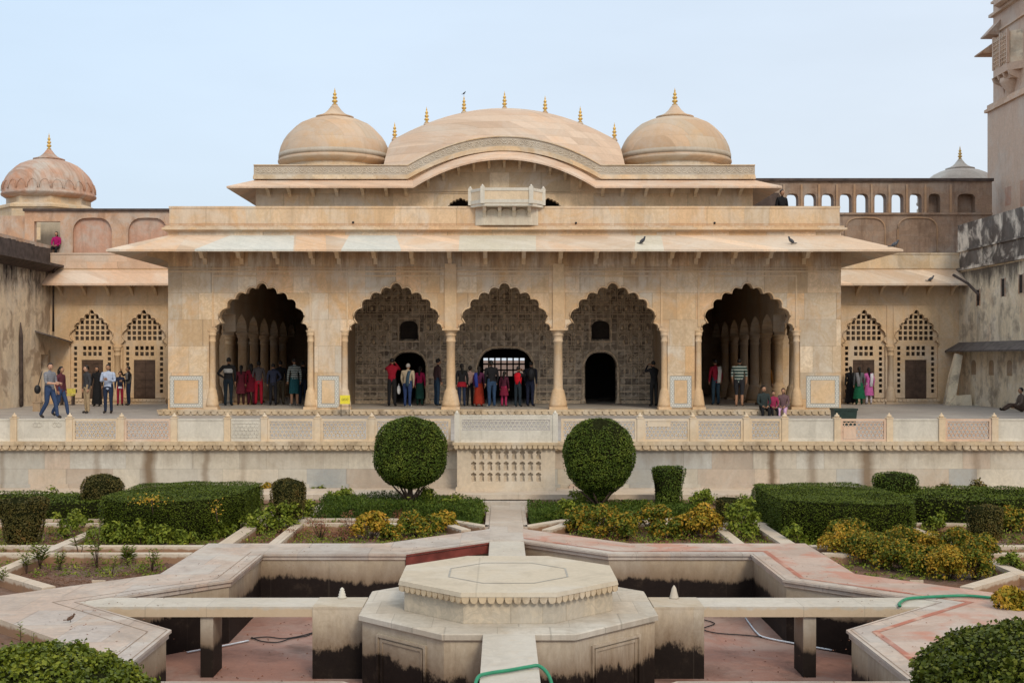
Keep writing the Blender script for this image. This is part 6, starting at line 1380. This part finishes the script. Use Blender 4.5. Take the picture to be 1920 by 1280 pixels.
inarch(881, 687, 761, 'person in pale pink hooded top in the middle arch', top=(.36, .24, .22), bot=BK, face=160, hair='bun')
inarch(898, 688, 762, 'woman in purple shawl and orange red skirt in the middle arch', top=(.09, .02, .06), bot=(.3, .03, .02), hair='long', skirt=(1.0, .12, .16, .24, (.28, .03, .015)), shawl=((.03, .05, .25), 1))
inarch(922, 677, 763, 'person in black jacket, jeans and white shoes in the middle arch', top=BK, bot=(.03, .06, .12), build=1.2, shoe=SHOEW, hair='bun')
inarch(945, 697, 762, 'girl in maroon dress and pink leggings in the middle arch', top=(.07, .015, .03), bot=(.34, .03, .09), skirt=(1.0, .55, .14, .24, (.18, .015, .04)), hair='long')
inarch(971, 688, 763, 'person in bright red vest over dark sleeves in the middle arch', top=BK, bot=(.02, .03, .04), arms='photo', vest=(.50, .01, .02))
p7 = inarch(994, 679, 762, 'person in dark jacket with backpack at the right of the middle arch', top=(.018, .02, .03), bot=(.02, .025, .05), build=1.2, face=165)
mb = MB(); mb._ball((0, 0, 0), .15, .11, .24, 10, 8, 0); mb._ball((0, .07, -.08), .10, .06, .11, 8, 6, 0); D = GD(762, PZ); tag(mb.build('backpack', M['black'], None, (WX(996, D), D-.27, PZ+1.22)), 'black backpack on the person at the right of the middle arch', 'backpack')
inarch(1226, 678, 762, 'dark figure lifting a camera beside the pier of the fourth arch', top=(.02, .02, .022), bot=(.03, .03, .03), arms='photo')
inarch(1342, 675, 759, 'person in red and white top and jeans in the right arch', top=(.24, .012, .03), bot=(.03, .06, .09), face=200, shawl=((.5, .5, .48), -1))
inarch(1386, 674, 762, 'stout man in striped shirt and dark shorts in the right arch', top=ST2, bot=(.03, .03, .035), shorts=True, build=1.3, sleeve='short')
inarch(1438, 681, 758, 'person in orange top behind the seated pair in the right arch', top=(.22, .09, .015), bot=BK, face=130, hair='bun')
EDG = FY-.3
def edge_sit(px, hpx, lb, h, **kw):
    person(lb, WX(px, EDG), EDG+.1, 1.5-.45*h/1.7, h, kw.pop('face', 0), kw.pop('top'), kw.pop('bot'), 'lap', 'sit', **kw)
edge_sit(1433, 716, 'person in black sitting on the plinth edge at the right arch', 1.66, top=(.03, .04, .04), bot=BK, hair='bun', shoe=SHOEW, group='people sitting on the plinth edge')
edge_sit(1451, 722, 'child in pink and black sitting beside the person in black', 1.3, top=(.28, .03, .08), bot=BK, hair='bun', group='people sitting on the plinth edge')
edge_sit(1470, 724, 'girl in brown top and lilac leggings sitting on the plinth edge', 1.5, top=(.14, .085, .09), bot=(.55, .36, .52), hair='long', face=-20, group='people sitting on the plinth edge')
GR = 'women before the right wing'
for (px, ft, lb, h, kw) in ((1590, 757, 'woman in dark clothes nearest the pavilion corner', 1.60, dict(top=BK, bot=BK, skirt=(1.0, .08, .16, .26, BK))), (1606, 758, 'woman in green saree with grey shawl before the screen door', 1.60, dict(top=(.10, .11, .12), bot=(.01, .05, .03), skirt=(1.0, .28, .16, .28, (.012, .11, .055)), shawl=((.20, .20, .22), 1))),
                            (1624, 757, 'woman in pink kurta with long white scarf before the screen door', 1.56, dict(top=(.55, .13, .38), bot=(.6, .55, .6), skirt=(1.0, .42, .15, .23, (.55, .13, .38)), shawl=((.62, .62, .68), -1)))):
    x, D = pt(px, ft, TZ0); person(lb, x, D-.4, TZ0, h, 180, kw.pop('top'), kw.pop('bot'), 'down', hair='long', group=GR, **kw)
x, D = pt(1915, 772, TZ0); person('person in brown sitting on the paving with legs stretched out at the right edge', x, D, TZ0+.0, 1.65, -90, (.12, .09, .075), (.07, .045, .035), 'lap', 'ground', group='people sitting on the plinth edge')
person('dark silhouette standing on the roof beside the upper storey', WX(1466, 47.6), 47.6, 7.95, 1.78, 20, BK, BK, 'down', hair='short', group='distant figures up on the roofs')

# ---------------------------------------------------------------- small things
sg = thing('notice_sign', 'small yellow notice board on two thin legs before the left pier', 'sign', (WX(647, 42.6), 42.6, 1.3)); x = WX(647, 42.6)
mb = MB(); mb.box(x-.17, x+.17, 42.58, 42.61, 1.72, 2.02); mb.build('board', M['yellow'], sg)
for s in (-1, 1):
    mb = MB(); mb.tube([(x+s*.14, 42.6, 1.3), (x+s*.14, 42.6, 1.72)], .012, 6); mb.build('leg', M['black'], sg)
mb = MB()
for i, ch in enumerate('(151)'):      # the marks on the board
    c = x-.10+i*.05
    if ch == '(': mb.tube([(c+.012, 42.575, 1.92), (c-.006, 42.575, 1.875), (c+.012, 42.575, 1.83)], .006, 4)
    if ch == ')': mb.tube([(c-.012, 42.575, 1.92), (c+.006, 42.575, 1.875), (c-.012, 42.575, 1.83)], .006, 4)
    if ch == '1': mb.tube([(c, 42.575, 1.91), (c, 42.575, 1.84)], .006, 4)
    if ch == '5': mb.tube([(c+.014, 42.575, 1.91), (c-.012, 42.575, 1.91), (c-.012, 42.575, 1.88), (c+.01, 42.575, 1.875), (c+.01, 42.575, 1.845), (c-.013, 42.575, 1.84)], .006, 4)
mb.build('lettering', M['black'], sg)
bn = thing('waste_bin', 'dark low waste bin behind the railing at the right corner', 'bin', (WX(1582, 37), 37, 1.3)); x = WX(1582, 37)
mb = MB(); mb.prism([(x-.30, 36.8), (x+.30, 36.8), (x+.30, 37.2), (x-.30, 37.2)], 1.3, 1.74, poly2=[(x-.34, 36.77), (x+.34, 36.77), (x+.34, 37.23), (x-.34, 37.23)]); mb.build('body', M['bin'], bn)
mb = MB(); mb.box(x-.36, x+.36, 36.75, 37.25, 1.742, 1.80); mb.build('rim', M['bin'], bn)
bc = thing('yellow_bench', 'faded yellow bench by the ochre wall at the left', 'bench', (WX(126, 52.6), 52.6, 1.3)); x = WX(126, 52.6)
mb = MB(); mb.box(x-.30, x+.30, 52.5, 52.75, 1.70, 1.76); mb.box(x-.30, x+.30, 52.75, 52.79, 1.78, 2.0); mb.build('seat', plain('faded_yellow', (.55, .48, .10), .6), bc)
for s in (-1, 1): mb = MB(); mb.box(x+s*.24-.03, x+s*.24+.03, 52.5, 52.78, 1.3, 1.70); mb.build('leg', M['darkstone'], bc)
mb = MB(); x = WX(70, 46.5); mb.box(x-.14, x+.14, 46.4, 46.7, 1.3, 1.62); mb.box(x-.16, x+.16, 46.38, 46.72, 1.62, 1.66)
tag(mb.build('stone_block', M['inner']), 'small low stone block behind the walking man', 'stone block')
def bird(lb, x, y, z, L, rz, mat, cat='pigeon', group='pigeons on the eaves'):
    t = thing(cat, lb, cat, (x, y, z), group, world=False, rz=R(rz)); mb = MB(); mb._ball((0, 0, .42*L), .19*L, .36*L, .2*L, 10, 8, 0)
    mb.v = [(a_, b_, c_+(-b_*.45)) for a_, b_, c_ in mb.v]
    mb.tube([(0, -.26*L, .58*L), (0, -.31*L, .70*L), (0, -.33*L, .76*L)], [.11*L, .09*L, .08*L], 8); mb._ball((0, -.35*L, .78*L), .09*L, .11*L, .09*L, 8, 6, 0)
    mb.prism([(-.09*L, .22*L), (.09*L, .22*L), (.11*L, .66*L), (-.11*L, .66*L)], .22*L, .27*L); mb.tube([(0, -.43*L, .77*L), (0, -.52*L, .74*L)], [.03*L, .006*L], 5, 1)
    for s in (-1, 1): mb.tube([(s*.07*L, 0, .30*L), (s*.07*L, -.03*L, .0)], .018*L, 4, 1)
    mb.build('body', [mat, M['bark']], t)
def onroof(px, py):   # height of the main eave surface at a given picture position
    D = EY+.25; z = EZ+(TZ-EZ)*.25/1.66
    return WX(px, D), D, z
for px, rz, lb in ((1206, 40, 'pigeon on the main eave above the fourth arch'), (1488, -60, 'pigeon on the main eave above the right arch')):
    x, D, z = onroof(px, 0); bird(lb, x, D+.3, z+.10, .34, rz, M['pigeon'])
x, D, z = onroof(1684, 0); bird('pigeon at the right tip of the main eave', 13.25, EY+.3, EZ+.06, .34, 90, M['pigeon'])
bird('pigeon on the lower eave of the right wing', WX(1745, 53.1), 53.1, 6.55, .34, 90, M['pigeon'])
bird('crow perched on the second finial from the left of the vault', WX(870, RYc), RYc, 14.0, .17, 60, M['black'], 'crow', None)
x, D = near_px(132, 1166, 0); bird('small brown sparrow on the pale star path at the left', x, D, .0, .13, 100, M['sparrow'], 'sparrow', None)
# hoses, pipes, cables
def spline(P, k=5):
    P = [Vector(p) for p in P]; out = []
    for i in range(len(P)-1):
        a_, b_, c_, d_ = P[max(i-1, 0)], P[i], P[i+1], P[min(i+2, len(P)-1)]
        for j in range(k):
            t = j/k; out.append(.5*((2*b_)+(c_-a_)*t+(2*a_-5*b_+4*c_-d_)*t*t+(3*b_-a_-3*c_+d_)*t**3))
    return out+[P[-1]]
mb = MB(); P = []
for px, py in ((1686, 1131), (1700, 1122), (1730, 1119), (1770, 1117), (1810, 1116), (1850, 1119), (1885, 1124), (1925, 1134)): D = GD(py, .03); P.append((WX(px, D), D, .03))
mb.tube(spline([(P[0][0]-.02, P[0][1]-.1, .02)]+P), .021, 8); tag(mb.build('garden_hose', M['hose']), 'green garden hose lying over the rose coloured star path on the right', 'hose')
mb = MB(); mb.tube(spline([(-.37, 12.55, -.1), (-.33, 12.7, .025), (-.22, 12.85, .03), (.0, 12.98, .03), (.2, 13.12, .03), (.32, 13.14, .03), (.42, 13.02, -.06), (.46, 12.8, -.25), (.48, 12.5, -.5)]), .020, 8)
tag(mb.build('garden_hose', M['hose']), 'green garden hose draped across the near stone bridge', 'hose')
def floorpts(pp, z=-.925): return spline([(WX(px, GD(py, z)), GD(py, z), z) for px, py in pp])
mb = MB(); mb.tube(floorpts([(350, 1222), (372, 1218), (417, 1210), (466, 1200)]), .013, 6); tag(mb.build('water_pipe', M['whitepipe']), 'pale water pipe on the pool floor left of the platform', 'pipe')
mb = MB(); mb.tube(floorpts([(1398, 1158), (1418, 1184), (1434, 1194), (1488, 1205), (1560, 1218)]), .013, 6); tag(mb.build('water_pipe', M['whitepipe']), 'pale blue water pipe on the pool floor right of the platform', 'pipe')
for lb, pp in (('black cable lying in a loop on the left pool floor', [(470, 1196), (500, 1193), (530, 1196), (560, 1192), (590, 1184)]), ('second black cable crossing the loop on the left pool floor', [(472, 1194), (490, 1201), (520, 1203), (545, 1196), (575, 1191), (592, 1182)]), ('long black cable on the right pool floor', [(1316, 1160), (1340, 1168), (1318, 1178), (1345, 1186), (1400, 1190), (1436, 1194)])):
    mb = MB(); mb.tube(floorpts(pp, -.93), .009, 5); tag(mb.build('cable', M['black']), lb, 'cable')
mb = MB(); X0, Y0 = 1.55, 28.9
for dx_ in (0, .12, .24): mb.box(X0+dx_-.05, X0+dx_+.05, Y0+.45, Y0+.55, .21, .26)
mb.box(X0-.02, X0+.26, Y0+.46, Y0+.54, .262, .31); tag(mb.build('brick_pile', M['redplaster']), 'few loose red bricks beside the niche block', 'bricks')

n = 2600; C = np.column_stack([rng.uniform(-7.6, -4.6, n), rng.uniform(17.3, 20.9, n), np.full(n, -.17)]); q = np.abs(C[:, 0])+np.abs(C[:, 1]-16.74)
ok = (q > 7.75) & (np.maximum(np.abs(C[:, 0]), np.abs(C[:, 1]-16.74)) > 0) & ((C[:, 0] < -5.45) | (C[:, 1] > 22.1)) & ((C[:, 1]-17.85) > (-(C[:, 0])-6.62)*1.0+.15); C = C[ok]; mb = MB()
for c in C:
    r = random.uniform(.008, .028); mb._ball((c[0], c[1], c[2]+r*.3), r*random.uniform(.8, 1.3), r, r*.7, 5, 3, 0)
mb.sm = [False]*len(mb.f); stuff(mb.build('soil_clods', M['soil']), 'crumbly red brown clods in the near left bed', 'soil')

def weeds(lb, boxes, n, size, mat, hmax):
    C = []
    for (x0, x1, y0, y1) in boxes:
        for k in range(int(n*(x1-x0)*(y1-y0))):
            cx, cy = random.uniform(x0, x1), random.uniform(y0, y1)
            if abs(cx)+abs(cy-16.74) < 7.7: continue
            hh = hmax*random.random()**1.5
            for q in range(random.randint(5, 16)): C.append((cx+random.gauss(0, .05), cy+random.gauss(0, .05), -.16+hh*random.random()))
    C = np.array(C); o = link('weeds', leaf_mesh('weeds', C, np.tile([0, -.3, 1.0], (len(C), 1)), size, mat, None, .4, .8)); stuff(o, lb, 'weeds')
weeds('low green weeds scattered over the garden beds', [(-4.0, -1.2, 22.2, 24.7), (1.2, 4.0, 22.2, 24.7), (-4.9, -4.3, 22.2, 27), (4.3, 4.9, 22.2, 27), (-7.7, -5.2, 22.0, 23.2), (5.2, 7.7, 22.0, 23.0), (-10.7, -8.1, 19.5, 24.5), (8.1, 10.7, 19.5, 24.5), (5.5, 7.7, 19.2, 20.9), (-7.6, -5.5, 19.6, 20.8), (-4.0, -1.3, 24.95, 25.5), (1.3, 4.0, 24.95, 25.5)], 38, .026, M['leaf_fresh'], .26)
weeds('taller leafy growth standing out of the green ground cover', [(-3.9, -1.2, 25.8, 27.2), (1.2, 3.9, 25.8, 26.9), (-4.9, -4.3, 23.0, 27.5), (4.3, 4.9, 23.0, 27.5), (-10.6, -8.1, 23.4, 24.6), (8.1, 10.6, 23.4, 24.8)], 9, .034, M['leaf_fresh'], .62)
weeds('dry russet weeds and litter in the centre beds', [(-4.0, -1.3, 22.2, 24.7), (1.3, 4.0, 22.2, 24.7), (-4.9, -4.3, 22.2, 25), (-9.9, -8.1, 22, 24.6), (8.1, 10, 22, 24.6)], 26, .018, M['leaf_red'], .16)

C = []
while len(C) < 420:
    x, y = random.uniform(-6.5, 6.5), random.uniform(12, 24); q1 = max(abs(x), abs(y-16.74)); q2 = (abs(x)+abs(y-16.74))/math.sqrt(2)
    if min(q1, q2) > 0 and (q1 > 4.3 and q2 < 5.1 or q2 > 4.3 and q1 < 5.1) and max(q1, q2) < 5.9: C.append((x, y, .008))
C = np.array(C); stuff(link('leaf_litter', leaf_mesh('leaf_litter', C, np.tile([0, 0, 1.0], (len(C), 1)), .014, M['leaf_red'], None, .5, .25)), 'tiny dry leaves and specks scattered on the star path', 'leaf litter')
n = 500; C = np.column_stack([rng.uniform(-5, 5, n), rng.uniform(13, 21, n), np.full(n, -.94)]); q = np.maximum(np.abs(C[:, 0]), np.abs(C[:, 1]-16.74)); C = C[(q < 4.05) & (np.hypot(C[:, 0], C[:, 1]-16.74) > 2.2)]
stuff(link('leaf_litter', leaf_mesh('leaf_litter', C, np.tile([0, 0, 1.0], (len(C), 1)), .02, M['leaf_red'], None, .5, .4)), 'dry litter scattered on the pool floor', 'leaf litter')
